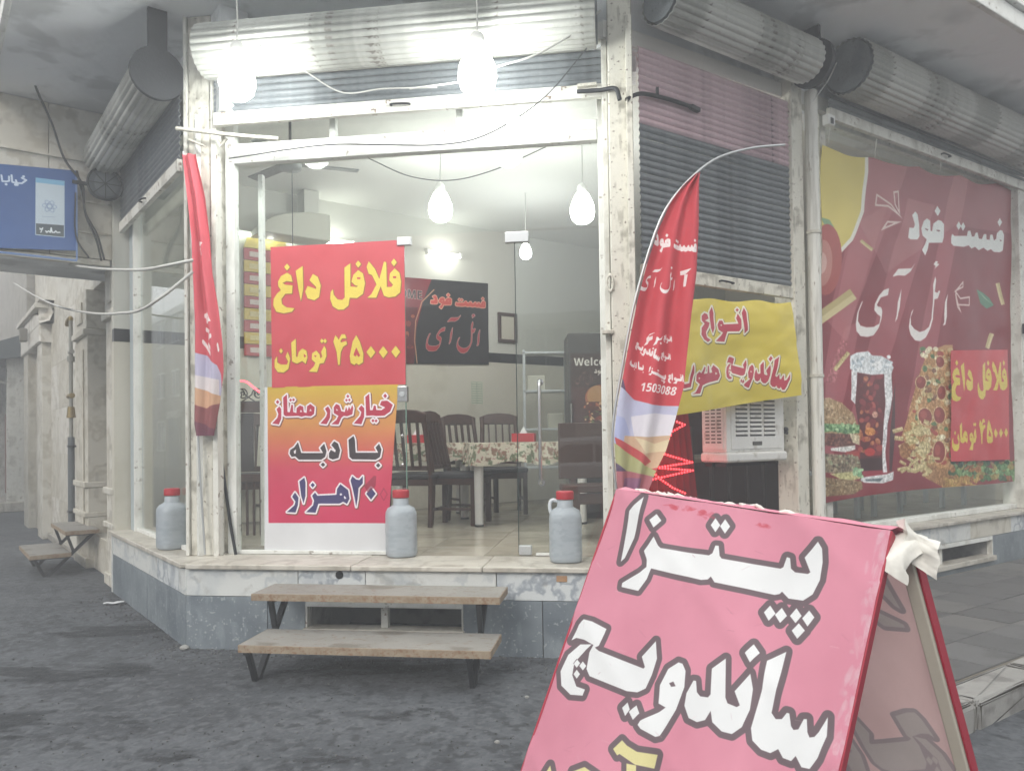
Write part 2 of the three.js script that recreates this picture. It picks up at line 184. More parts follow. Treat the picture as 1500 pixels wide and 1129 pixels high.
// ---------- lettering: outlines of the hand-cut Persian letters, in pixels of an enlargement [left, top, scale] ----------
const dia = (x, y, a, b = a) => [x, y - b, x + a, y, x, y + b, x - a, y];
const words = {
  pizza: { o: [880, 700, 4.1667], p: [
    [268, 118, 182, 208, 165, 310, 125, 512, 150, 490, 210, 370, 240, 250], [345, 222, 373, 262, 330, 308, 305, 262],
    [330, 362, 268, 448, 285, 500, 283, 545, 240, 580, 132, 640, 128, 665, 232, 690, 285, 620, 312, 555, 620, 628, 660, 624, 678, 605, 700, 640, 1065, 715, 1095, 710, 1110, 695, 1150, 738, 1240, 752, 1300, 715, 1345, 630, 1362, 520, 1360, 440, 1335, 398, 1250, 490, 1285, 580, 1270, 590, 1190, 578, 1165, 555, 1160, 492, 1140, 485, 1118, 545, 1100, 555, 745, 497, 733, 480, 728, 420, 708, 418, 690, 465, 668, 478, 372, 432, 355, 415],
    dia(707, 293, 29, 43), dia(765, 300, 30, 45), [1200, 798, 1232, 845, 1195, 890, 1160, 845], [1278, 812, 1310, 855, 1268, 910, 1235, 860], [1215, 890, 1252, 935, 1205, 985, 1172, 935], [1038, 780, 1072, 830, 1030, 875, 1000, 822], [1110, 795, 1142, 845, 1100, 888, 1068, 838]] },
  sandwich: { o: [800, 890, 3.3333], p: [
    [1178, 218, 1085, 262, 1060, 400, 1005, 590, 1012, 650, 1055, 695, 1100, 712, 1138, 692, 1160, 735, 1200, 750, 1222, 725, 1250, 780, 1290, 788, 1330, 735, 1375, 630, 1380, 535, 1335, 610, 1315, 632, 1290, 635, 1280, 610, 1277, 545, 1262, 545, 1235, 595, 1212, 598, 1200, 580, 1192, 518, 1180, 515, 1155, 545, 1125, 545, 1105, 515, 1120, 450],
    [1020, 182, 1050, 225, 1003, 272, 978, 225],
    [1003, 325, 925, 410, 950, 478, 935, 487, 890, 468, 880, 440, 882, 250, 815, 300, 808, 425, 795, 440, 758, 435, 742, 415, 738, 360, 725, 358, 690, 420, 680, 480, 700, 540, 740, 560, 780, 550, 808, 505, 815, 560, 860, 605, 910, 618, 960, 585, 1000, 500, 1015, 400],
    [650, 268, 600, 300, 560, 380, 555, 470, 590, 490, 560, 512, 470, 555, 455, 575, 470, 595, 545, 635, 565, 630, 640, 500, 680, 390, 685, 310, 670, 275],
    [190, 60, 165, 85, 125, 160, 150, 148, 190, 158, 228, 180, 238, 185, 215, 220, 200, 300, 215, 335, 400, 410, 450, 415, 490, 395, 520, 330, 545, 250, 540, 165, 470, 240, 485, 290, 478, 298, 265, 215, 245, 198, 265, 190, 298, 105, 230, 70],
    [230, 182, 170, 180, 110, 230, 72, 310, 75, 380, 120, 425, 180, 430, 192, 400, 150, 385, 130, 330, 140, 270, 200, 205],
    dia(152, 272, 17, 22), dia(182, 285, 17, 22), dia(152, 325, 16, 22), [405, 465, 415, 500, 390, 530, 375, 490], [450, 480, 465, 520, 430, 550, 410, 510]], h: [[605, 370, 625, 362, 637, 385, 615, 388]] },
  azar: { o: [800, 890, 3.3333], p: [[375, 648, 330, 690, 350, 722, 362, 715, 440, 768, 535, 788, 555, 722, 450, 705, 400, 675], [398, 762, 446, 772, 440, 1000, 395, 1000], [190, 778, 130, 800, 110, 860, 150, 900, 235, 900, 250, 820], [22, 770, -10, 830, 10, 900, 45, 890]] },
  felafel: { o: [390, 350, 5.133], p: [
    [965, 222, 930, 260, 925, 310, 955, 345, 940, 362, 905, 362, 900, 175, 885, 172, 850, 305, 815, 225, 770, 170, 755, 210, 770, 260, 795, 270, 830, 340, 790, 415, 762, 440, 825, 440, 860, 350, 885, 425, 920, 438, 970, 430, 1005, 400, 1012, 320, 1000, 255], dia(959, 176, 20, 27),
    [690, 235, 655, 270, 640, 320, 665, 345, 690, 352, 680, 362, 630, 358, 630, 185, 588, 215, 590, 440, 570, 460, 535, 455, 505, 420, 500, 380, 485, 400, 482, 450, 500, 505, 540, 530, 580, 528, 615, 500, 625, 440, 680, 442, 725, 410, 740, 330, 725, 260], dia(690, 188, 20, 25),
    [350, 265, 325, 310, 375, 360, 375, 378, 310, 355, 292, 395, 310, 445, 360, 458, 395, 435, 408, 350, 385, 285], [272, 205, 222, 240, 240, 370, 258, 460, 275, 370],
    [155, 255, 110, 280, 88, 320, 90, 355, 110, 385, 80, 410, 55, 450, 52, 500, 75, 545, 130, 557, 190, 545, 208, 522, 150, 515, 115, 490, 110, 450, 140, 410, 190, 408, 195, 350, 140, 345, 118, 330, 150, 315, 195, 320, 185, 275], dia(155, 211, 20, 24),
    dia(972, 847, 32, 43), dia(878, 850, 32, 43), dia(785, 850, 32, 43), [675, 725, 650, 770, 628, 880, 635, 930, 660, 945, 675, 932, 695, 945, 725, 925, 728, 860, 700, 770],
    [520, 725, 505, 770, 530, 850, 540, 945, 550, 945, 558, 850, 575, 810, 605, 790, 600, 768, 560, 780, 555, 765, 570, 745, 600, 745, 590, 718, 565, 718, 545, 760],
    dia(417, 766, 12, 16), dia(441, 766, 12, 16), [435, 805, 412, 850, 422, 885, 405, 900, 400, 870, 375, 840, 345, 860, 342, 905, 370, 930, 360, 955, 322, 995, 380, 998, 400, 935, 430, 930, 450, 880, 448, 830],
    [220, 752, 188, 780, 195, 920, 230, 935, 270, 915, 295, 935, 308, 890, 300, 840, 270, 825, 245, 850, 235, 890, 222, 885], [160, 850, 145, 885, 165, 920, 155, 945, 110, 945, 80, 930, 78, 885, 62, 910, 62, 965, 85, 998, 130, 1002, 165, 975, 178, 900], dia(109, 841, 13, 18)],
    h: [[950, 280, 978, 280, 975, 295, 955, 295], [680, 288, 708, 288, 705, 302, 683, 302], [675, 815, 655, 870, 668, 885, 680, 870, 692, 888, 705, 875], [357, 875, 378, 875, 370, 890], [280, 862, 300, 880, 285, 892]] },
  pickle: { o: [385, 560, 7.143], p: [
    [1112, 118, 1072, 152, 1080, 350, 1150, 345, 1185, 352, 1270, 348, 1330, 305, 1358, 235, 1300, 190, 1240, 195, 1222, 235, 1280, 262, 1240, 290, 1185, 288, 1180, 245, 1160, 240, 1148, 290, 1120, 290], dia(1278, 141, 20, 24), dia(1150, 400, 16, 19), dia(1183, 402, 16, 19),
    [1030, 240, 1000, 275, 1030, 310, 1020, 350, 950, 430, 1030, 438, 1058, 360, 1060, 270],
    [935, 235, 915, 285, 900, 250, 885, 300, 870, 255, 855, 310, 820, 300, 800, 240, 765, 225, 740, 260, 740, 320, 790, 350, 770, 390, 715, 438, 790, 440, 820, 370, 845, 350, 880, 355, 905, 345, 935, 335, 945, 270], dia(888, 145, 16, 18), dia(873, 186, 14, 16), dia(904, 183, 14, 16),
    [680, 250, 648, 275, 672, 320, 660, 360, 600, 430, 665, 438, 700, 370, 705, 290],
    [495, 225, 460, 250, 455, 320, 425, 310, 420, 255, 385, 240, 350, 270, 350, 320, 315, 310, 312, 235, 295, 235, 280, 310, 255, 310, 250, 125, 210, 160, 215, 340, 240, 355, 370, 350, 400, 360, 440, 350, 500, 355, 535, 330, 540, 260], dia(288, 185, 15, 17), dia(319, 181, 15, 17),
    [170, 250, 140, 280, 160, 330, 150, 370, 95, 430, 165, 440, 190, 380, 190, 280], dia(151, 205, 18, 22)], h: [[765, 275, 785, 290, 770, 300], [495, 275, 510, 300, 485, 300], [395, 285, 410, 310, 385, 310]] },
  bucket: { o: [385, 560, 7.143], p: [[948, 560, 895, 600, 905, 780, 935, 805, 1180, 808, 1225, 780, 1240, 700, 1215, 640, 1178, 680, 1205, 735, 970, 735, 962, 600], dia(1206, 868, 24, 24), [745, 615, 715, 655, 760, 710, 755, 730, 710, 705, 690, 740, 690, 790, 730, 808, 790, 790, 808, 710, 785, 640],
    [640, 640, 598, 685, 628, 738, 400, 738, 365, 625, 325, 680, 285, 705, 278, 745, 300, 780, 335, 772, 375, 808, 610, 808, 650, 780, 665, 720], dia(628, 860, 24, 23)], h: [[320, 720, 345, 700, 340, 745, 325, 745]] },
  price20: { o: [385, 670, 7.143], p: [[935, 195, 915, 240, 940, 330, 960, 430, 975, 515, 990, 430, 1000, 320, 1045, 270, 1045, 195, 1010, 235, 975, 230], dia(1131, 378, 49, 63),
    [545, 365, 515, 400, 535, 450, 525, 500, 450, 572, 550, 577, 580, 482, 800, 482, 838, 462, 878, 485, 905, 430, 890, 340, 808, 278, 775, 330, 768, 390, 570, 400], dia(521, 288, 22, 26), [432, 210, 380, 250, 400, 400, 425, 480, 445, 400, 445, 260], [335, 365, 305, 410, 340, 460, 330, 500, 250, 570, 340, 575, 365, 500, 372, 420]], h: [[815, 372, 830, 388, 812, 398, 800, 385], [850, 400, 872, 425, 855, 435, 845, 415]] },
  anva: { o: [985, 420, 6.274], p: [[655, 190, 635, 240, 660, 430, 685, 400, 672, 240], [605, 245, 590, 290, 605, 340, 480, 345, 470, 310, 440, 310, 420, 350, 430, 395, 470, 420, 450, 450, 395, 500, 480, 505, 510, 410, 610, 410, 630, 380, 630, 300], dia(600, 212, 13, 16), [375, 180, 350, 230, 355, 380, 370, 430, 390, 380, 390, 240],
    [300, 240, 270, 265, 265, 310, 290, 340, 255, 380, 245, 440, 270, 490, 310, 510, 340, 490, 300, 465, 295, 420, 330, 370, 345, 330, 300, 310, 340, 290, 330, 250]], h: [dia(455, 352, 9, 9)] },
  mamul: { o: [985, 420, 6.274], p: [[365, 720, 335, 755, 340, 790, 310, 795, 318, 730, 305, 725, 275, 800, 240, 805, 262, 745, 248, 740, 215, 800, 195, 785, 170, 810, 165, 870, 195, 900, 150, 975, 120, 990, 190, 985, 220, 910, 260, 890, 390, 860, 415, 820, 410, 760], [140, 720, 128, 740, 100, 890, 60, 900, 30, 860, 20, 900, 50, 940, 110, 925, 145, 800]], h: [[375, 785, 392, 800, 370, 810], [190, 835, 205, 845, 190, 855]] },
  fastfood: { o: [1310, 290, 8.333], p: [
    [1290, 395, 1255, 430, 1250, 500, 1225, 520, 1205, 450, 1180, 448, 1175, 510, 1140, 505, 1135, 440, 1110, 440, 1090, 500, 1055, 490, 1035, 420, 1010, 422, 990, 470, 955, 470, 930, 400, 900, 405, 890, 465, 740, 465, 715, 440, 705, 480, 705, 550, 730, 580, 850, 595, 915, 575, 960, 612, 1010, 590, 1060, 630, 1115, 600, 1160, 640, 1195, 620, 1230, 655, 1300, 660, 1330, 640, 1335, 450, 1315, 400], dia(1282, 299, 27, 50), dia(785, 340, 26, 50), dia(836, 350, 26, 50),
    [550, 268, 500, 310, 488, 400, 468, 400, 460, 275, 420, 248, 380, 280, 350, 370, 365, 450, 420, 500, 400, 560, 360, 630, 400, 695, 430, 620, 445, 540, 600, 540, 615, 480, 615, 320, 585, 280], dia(545, 155, 33, 60), [265, 165, 220, 210, 265, 320, 250, 365, 185, 365, 180, 480, 210, 500, 300, 500, 325, 460, 318, 320, 295, 200]],
    h: [[1290, 510, 1312, 520, 1295, 530], [395, 365, 440, 380, 430, 395, 400, 375], [535, 385, 575, 395, 560, 408, 535, 395]] },
  burger: { o: [900, 240, 2.457], p: [[186, 610, 181, 624, 166, 630, 160, 645, 148, 652, 157, 634, 161, 616, 168, 618, 172, 624, 179, 619], [154, 598, 132, 612, 136, 617, 147, 612, 146, 626, 134, 633, 129, 646, 117, 652, 126, 636, 126, 622, 138, 604], dia(178, 640, 4, 5)] },
  name: { o: [1240, 370, 7.5], p: [[1128, 450, 1098, 540, 1085, 680, 1085, 760, 1070, 800, 1095, 790, 1112, 700, 1118, 540],
    [992, 260, 968, 350, 970, 550, 962, 720, 930, 810, 880, 855, 820, 870, 760, 840, 720, 790, 715, 710, 750, 620, 728, 645, 705, 730, 698, 820, 720, 900, 770, 960, 830, 970, 890, 930, 940, 830, 975, 730, 985, 510, 1020, 500, 1045, 420, 1030, 415, 1015, 440, 985, 430, 1000, 300], [1000, 90, 1025, 100, 1005, 115, 1035, 125, 985, 175, 1000, 145, 975, 125],
    [620, 400, 580, 540, 570, 680, 550, 760, 575, 720, 600, 600], [765, 120, 730, 170, 590, 175, 525, 260, 590, 245, 660, 250, 720, 205],
    [480, 390, 420, 410, 370, 470, 325, 560, 318, 630, 345, 670, 385, 700, 370, 780, 310, 815, 230, 820, 170, 800, 145, 750, 155, 650, 200, 530, 185, 540, 140, 660, 122, 780, 125, 860, 165, 915, 240, 925, 310, 905, 360, 830, 395, 720, 405, 640, 390, 600, 355, 590, 345, 570, 390, 490, 465, 465]] },
};
for (const w of Object.values(words)) {     // to photograph pixels, with the box of each word
  const conv = (a) => a.map((v, i) => w.o[i % 2] + v / w.o[2]); w.p = w.p.map(conv); w.h = (w.h ?? []).map(conv);
  const xs = w.p.flat().filter((_, i) => i % 2 === 0), ys = w.p.flat().filter((_, i) => i % 2 === 1); w.box = [Math.min(...xs), Math.min(...ys), Math.max(...xs), Math.max(...ys)];
}
function paths(g, list, map, shift = [0, 0]) { g.beginPath(); for (const a of list) { for (let i = 0; i < a.length; i += 2) { const [x, y] = map(a[i], a[i + 1]); i ? g.lineTo(x + shift[0], y + shift[1]) : g.moveTo(x + shift[0], y + shift[1]); } g.closePath(); } }
// draw a word: rings from the outside in [[colour, width, dx, dy]...], then the fill
function write(g, word, map, fill, rings = [], soft = 2, hole) {
  g.lineJoin = 'round';
  for (const [c, w, dx = 0, dy = 0] of rings) { paths(g, word.p, map, [dx, dy]); g.strokeStyle = c; g.lineWidth = w; g.stroke(); g.fillStyle = c; g.fill(); }
  paths(g, word.p, map); g.fillStyle = fill; g.fill(); if (soft) { g.strokeStyle = fill; g.lineWidth = soft; g.stroke(); }
  if (word.h.length) { paths(g, word.h, map); g.fillStyle = hole ?? (rings.length ? rings[rings.length - 1][0] : '#733'); g.fill(); }
}
const fit = (word, x0, y0, x1, y1, shear = 0) => (x, y) => { const b = word.box, s = (x - b[0]) / (b[2] - b[0]); return [x0 + (x1 - x0) * s, y0 + (y1 - y0) * (y - b[1]) / (b[3] - b[1]) + shear * s]; };
function canvas(w, h) { const c = document.createElement('canvas'); c.width = w; c.height = h; return [c, c.getContext('2d')]; }
function speckle(g, w, h, amt, n = 6) {      // worn, dusty print
  const im = g.getImageData(0, 0, w, h), d = im.data, ox = R(0, 1), oy = R(0, 1);
  for (let j = 0; j < h; j++) for (let i = 0; i < w; i++) { const k = (fbm(i / w + ox, j / h + oy, n, 401, 5) - 0.5) * amt + (vnoise(i / 64, j / 64, 64, 409) - 0.5) * amt * 0.25, o = (j * w + i) * 4; for (let c = 0; c < 3; c++) d[o + c] = clamp(d[o + c] + k * 255, 0, 255); }
  g.putImageData(im, 0, 0);
}
function soften(g, w, h, n = 1) { const im = g.getImageData(0, 0, w, h), d = im.data; for (let r = 0; r < n; r++) { const s = new Uint8ClampedArray(d); for (let j = 1; j < h - 1; j++) for (let i = 1; i < w - 1; i++) { const o = (j * w + i) * 4; for (let c = 0; c < 3; c++) d[o + c] = (s[o + c] * 4 + (s[o + c - 4] + s[o + c + 4] + s[o + c - w * 4] + s[o + c + w * 4]) * 2 + s[o + c - w * 4 - 4] + s[o + c - w * 4 + 4] + s[o + c + w * 4 - 4] + s[o + c + w * 4 + 4]) / 16; } } g.putImageData(im, 0, 0); }
const print = (c, rough = 0.5, o = {}) => { const t = new THREE.CanvasTexture(c); t.colorSpace = THREE.SRGBColorSpace; t.magFilter = THREE.LinearFilter; return o.transmission ? new THREE.MeshPhysicalMaterial({ map: t, roughness: 1, thickness: 0, side: THREE.DoubleSide, ...o }) : std({ map: t, roughness: rough, side: THREE.DoubleSide, ...o }); };
// a thin printed sheet in its own x-y plane, uv 0..1 over its box; z(s, t) gives folds
function sheet(w, h, nx, ny, z = () => 0, thick = 0.0015, edge = (s, t) => [s, t]) {
  const pos = [], uv = [], idx = [], N = (nx + 1) * (ny + 1);
  for (const side of thick ? [0, 1] : [0]) for (let j = 0; j <= ny; j++) for (let i = 0; i <= nx; i++) { const s = i / nx, t = j / ny, [a, b] = edge(s, t); pos.push(a * w, b * h, z(s, t) - side * thick); uv.push(s, t); }
  for (let j = 0; j < ny; j++) for (let i = 0; i < nx; i++) { const a = j * (nx + 1) + i, b = a + 1, c = a + nx + 1, d = c + 1; idx.push(a, b, d, a, d, c); if (thick) idx.push(a + N, d + N, b + N, a + N, c + N, d + N); }
  const rim = []; for (let i = 0; i < nx; i++) rim.push(i); for (let j = 0; j < ny; j++) rim.push(j * (nx + 1) + nx); for (let i = nx; i > 0; i--) rim.push(ny * (nx + 1) + i); for (let j = ny; j > 0; j--) rim.push(j * (nx + 1));
  if (thick) rim.forEach((a, k) => { const b = rim[(k + 1) % rim.length]; idx.push(a, a + N, b + N, a, b + N, b); });
  const g = new THREE.BufferGeometry(); g.setAttribute('position', new THREE.Float32BufferAttribute(pos, 3)); g.setAttribute('uv', new THREE.Float32BufferAttribute(uv, 2)); g.setIndex(idx); g.computeVertexNormals(); return toCreasedNormals(g, 1.0);
}

// ---------- ground, pavement, kerb ----------
{
  const g = setting('street');
  const geo = new THREE.PlaneGeometry(120, 120, 1, 1); geo.rotateX(-Math.PI / 2); part('asphalt', metres(geo), M.asphalt, g);
  // dark oil and water stains with ragged outlines, thin films on the asphalt
  let k = 0; for (const [x, y, rx, rz] of [[70, 985, 0.8, 0.28], [40, 1062, 0.7, 0.24], [160, 925, 0.55, 0.22], [540, 978, 0.75, 0.22], [590, 1047, 0.22, 0.1], [480, 1112, 0.2, 0.08], [250, 1112, 0.2, 0.07]]) {
    const S = 128, d = new Uint8Array(S * S * 4), sd = 431 + k * 3; k++;
    for (let j = 0; j < S; j++) for (let i = 0; i < S; i++) { const a = i / S * 2 - 1, b = j / S * 2 - 1, r = Math.hypot(a, b), n = fbm(i / S, j / S, 5, sd, 5), m = sstep(0.46, 0.62, n * 1.5 - 0.22 + 0.3 * (1 - r * 1.25)) * (r < 0.97 ? 1 : 0), o = (j * S + i) * 4, t = fbm(i / S, j / S, 30, 425, 3); d[o] = 30 + t * 14; d[o + 1] = 32 + t * 14; d[o + 2] = 35 + t * 14; d[o + 3] = clamp(m * (0.3 + 0.3 * t) * (1 - sstep(0.7, 0.97, r))) * 255; }
    const tx = new THREE.DataTexture(d, S, S); tx.colorSpace = THREE.SRGBColorSpace; tx.magFilter = THREE.LinearFilter; tx.needsUpdate = true;
    const q = new THREE.PlaneGeometry(rx * 2, rz * 2); q.rotateX(-Math.PI / 2); const P = atHeight(x, y, 0), m = part('stain', q, std({ map: tx, transparent: true, roughness: 0.8 }), g); m.position.set(P.x, 0.004 + k * 0.0002, P.z); m.rotation.y = R(-0.3, 0.3);
  }
}
{
  // loose grit swept against the plinth and scattered over the street
  const n = 2600, geo = new THREE.IcosahedronGeometry(1, 0), im = new THREE.InstancedMesh(geo, std({ color: 0xffffff, roughness: 0.95 }), n), m4 = new THREE.Matrix4(), q = new THREE.Quaternion(), e = new THREE.Euler(), c = new THREE.Color();
  for (let i = 0; i < n; i++) {
    const near = i < 1500, u = R(-0.2, 3.3), P = near ? (i % 3 ? FC.at(u, 0, Math.abs(R(-1, 1) * R(0, 1)) * 0.5) : FL.at(R(ULEFT, 0), 0, Math.abs(R(-1, 1) * R(0, 1)) * 0.5)) : atHeight(R(-100, 900), 900 + 300 * Math.pow(rnd(), 0.8), 0), s = near ? R(0.002, 0.008) : R(0.002, 0.0065);
    e.set(R(0, 3), R(0, 3), R(0, 3)); q.setFromEuler(e); m4.compose(V(P.x, s * 0.4, P.z), q, V(s, s * 0.7, s)); im.setMatrixAt(i, m4); const v = R(0.25, 1.4); im.setColorAt(i, c.setRGB(0.12 * v, 0.12 * v, 0.118 * v));
  }
  im.name = 'street_grit'; tag(im, 'loose grit and tiny stones scattered over the asphalt', 'gravel', null, 'stuff'); im.castShadow = im.receiveShadow = true; scene.add(im);
}
{
  const g = setting('pavement'), H = 0.11, D = 1.92, s = 0.4;
  const bed = box(-0.3, 16, 0.002, H - 0.012, 0.01, D); g.position.copy(B); g.rotation.y = FR.turn; part('paving_bed', bed, M.grout, g);
  const geos = [0, 1, 2].map(() => box(0.004, s - 0.004, 0, 0.03, 0.004, s - 0.004, 0.005));
  for (let j = 0; j < 4; j++) for (let i = 0; i < 26; i++) { const m = part('paving_slab', geos[Math.floor(R(0, 3))], M.slab[Math.floor(R(0, 4))], g); m.position.set(-0.3 + i * s, H - 0.03 + R(-0.003, 0.003), 0.03 + j * s + 0.02); m.rotation.set(R(-0.006, 0.006), 0, R(-0.006, 0.006)); }
}
{
  const g = setting('kerb'); g.position.copy(FR.at(0, 0, 1.7)); g.rotation.y = FR.turn;
  const geos = [0, 1, 2].map(() => { const q = new RoundedBoxGeometry(0.785, 0.2, 0.22, 2, 0.03); q.translate(0.4, 0.045, 0.13); const p = q.attributes.position; for (let i = 0; i < p.count; i++) p.setXYZ(i, p.getX(i) + R(-0.004, 0.004), p.getY(i) + R(-0.005, 0.005), p.getZ(i) + R(-0.006, 0.006)); q.computeVertexNormals(); return metres(q, 1); });
  for (let i = 0; i < 16; i++) { const m = part('kerb_stone', geos[i % 3], M.kerb[i % 2], g); m.position.set(-0.3 + i * 0.8, 0, 0); }
}

// ---------- the corner shop building ----------
const shop = thing('shop_building', 'single-storey corner shop with chamfered entrance, marble plinth and white painted glazing frames', 'building', V(0, 0, 0));
const addOn = (F, name, geo, mat, parent = shop, label) => { const m = part(name, geo, mat, parent, label); m.position.copy(F.at(0, 0, 0)); m.rotation.y = F.turn; return m; };
const grp = (name, parent = shop) => { const g = new THREE.Group(); g.name = name; parent.add(g); return g; };
{
  // plinth: two rows of slabs with open joints on a dark core
  const plinth = grp('plinth');
  const slabs = (F, u0, u1, cuts, y0, y1, mats, skip) => { const c = [u0, ...cuts, u1]; for (let i = 0; i + 1 < c.length; i++) { if (skip && skip(i)) continue; addOn(F, 'plinth_slab', box(c[i] + 0.0025, c[i + 1] - 0.0025, y0 + 0.002, y1 - 0.002, -0.028, R(-0.002, 0.002), 0.003), Array.isArray(mats) ? mats[i % mats.length] : mats, plinth); } };
  const vC = [FC.px(447, 905)[0], FC.px(678, 905)[0]], vy = [0.17, 0.375];
  slabs(FC, 0.0, UC, [0.62, vC[0]], -0.02, 0.38, [M.marbleBlue[0], M.marbleBlue[1], M.voidDark], (i) => i === 2);
  slabs(FC, vC[1], UC, [vC[1] + 0.55], -0.02, 0.38, [M.marbleBlue[2], M.marbleBlue[1]]);
  slabs(FC, 0.0, UC, [0.85, FC.px(535, 850)[0], FC.px(727, 850)[0]], 0.38, 0.572, [M.marbleWhite, M.marbleVein, M.marbleWhite, M.marbleVein]);
  slabs(FL, ULEFT, 0, [ULEFT * 0.7, ULEFT * 0.45, ULEFT * 0.2], -0.02, 0.38, [M.marbleBlue[1], M.marbleBlue[2], M.marbleBlue[0], M.marbleBlue[1]]);
  slabs(FL, ULEFT, 0, [ULEFT * 0.6, ULEFT * 0.32, -0.2], 0.38, 0.572, [M.marbleWhite, M.marbleWhite, M.marbleVein, M.marbleWhite]);
  const r0 = FR.px(1300, 820)[0], r1 = FR.px(1456, 810)[0];
  slabs(FR, 0, URIGHT, [1.1, 2.2, 3.1, 3.85, 4.62, 5.5, 6.4], 0.4, 0.572, [M.marbleVein, M.marbleWhite, M.stone[1]]);
  slabs(FR, 0, URIGHT, [0.9, 1.8, r0, r1, r1 + 0.9], 0.05, 0.4, [M.marbleBlue[0], M.marbleBlue[2], M.marbleBlue[1]], (i) => i === 3);
  // end trim at the left end
  addOn(FL, 'trim_strip', box(ULEFT - 0.05, ULEFT - 0.003, 0, 0.572, -0.03, 0.004, 0.004), M.marbleWhite, plinth);
  // basement lights in the plinth: frame, bars, dark panes
  const light = (F, u0, u1, y0, y1, n) => {
    const g = grp('basement_window'); const W = (name, geo, m) => addOn(F, name, geo, m, g);
    W('lintel', box(u0, u1, y1 - 0.045, y1, -0.05, -0.004, 0.004), M.paintClean); W('ledge', box(u0 - 0.01, u1 + 0.01, y0 - 0.05, y0, -0.12, 0.03, 0.006), M.sill);
    for (const u of [u0, u1]) W('jamb', box(u - 0.012, u + 0.012, y0, y1, -0.06, -0.006, 0.003), M.paint);
    for (let i = 1; i < n; i++) { const u = lerp(u0, u1, i / n); W('mullion', box(u - 0.025, u + 0.025, y0, y1 - 0.045, -0.09, -0.03, 0.004), M.paint); }
    W('backing', box(u0, u1, y0 - 0.2, y1, -0.9, -0.88), M.kerb[0]); W('recess_floor', box(u0, u1, y0 - 0.22, y0 - 0.2, -0.88, -0.12), M.kerb[0]);
    for (const u of [u0, u1]) W('recess_side', box(u - 0.02, u + 0.02, y0 - 0.2, y1, -0.88, -0.06), M.kerb[1]);
    W('recess_head', box(u0, u1, y1, y1 + 0.02, -0.88, -0.06), M.kerb[1]);
  };
  light(FC, vC[0], vC[1], vy[0], 0.36, 2); light(FR, r0, r1, 0.2, 0.398, 2);
  addOn(FC, 'plinth_slab', box(vC[0], vC[1], 0.0, vy[0] - 0.052, -0.028, 0), M.marbleBlue[2], plinth);
  addOn(FC, 'plinth_slab', box(vC[0], vC[1], 0.361, 0.379, -0.028, -0.001), M.marbleBlue[0], plinth);
  addOn(FR, 'plinth_slab', box(r0, r1, 0.05, 0.148, -0.028, 0), M.marbleBlue[2], plinth);
  addOn(FC, 'core', box(0, vC[0] - 0.03, 0, 0.57, -0.3, -0.03), M.grout, plinth); addOn(FC, 'core', box(vC[1] + 0.03, UC, 0, 0.57, -0.3, -0.03), M.grout, plinth);
  addOn(FL, 'core', box(ULEFT, 0, 0, 0.57, -0.3, -0.03), M.grout, plinth); addOn(FR, 'core', box(0, r0 - 0.03, 0, 0.57, -0.3, -0.03), M.grout, plinth); addOn(FR, 'core', box(r1 + 0.03, URIGHT, 0, 0.57, -0.3, -0.03), M.grout, plinth);
  // hole with a pipe stub and the little brown tag on the white slabs
  const hp = FC.px(497, 842), tp = FC.px(823, 847.5);
  const hole = addOn(FC, 'pipe_hole', rod(V(hp[0], hp[1], -0.01), V(hp[0], hp[1], 0.004), 0.028, 0.028, 16), M.voidDark, plinth); void hole;
  addOn(FC, 'wall_tag', box(tp[0] - 0.036, tp[0] + 0.036, tp[1] - 0.02, tp[1] + 0.02, 0.0025, 0.006), plain(0xa8825f, 0.6), plinth);
  // sill stones: one deep slab round the front
  const sill = grp('sill');
  const run = (F, u0, u1, cuts, dep) => { const c = [u0, ...cuts, u1]; for (let i = 0; i + 1 < c.length; i++) addOn(F, 'sill_stone', box(c[i] + 0.0015, c[i + 1] - 0.0015, 0.574, HS + R(-0.0015, 0.0015), -dep, 0.035, 0.009), M.sill, sill); };
  run(FC, 0.012, UC - 0.012, [1.25, 2.18], 0.46); run(FL, ULEFT - 0.05, -0.018, [-1.15], 0.4); run(FR, 0.02, URIGHT, [1.9, 4.1, 6.0], 0.36);
}
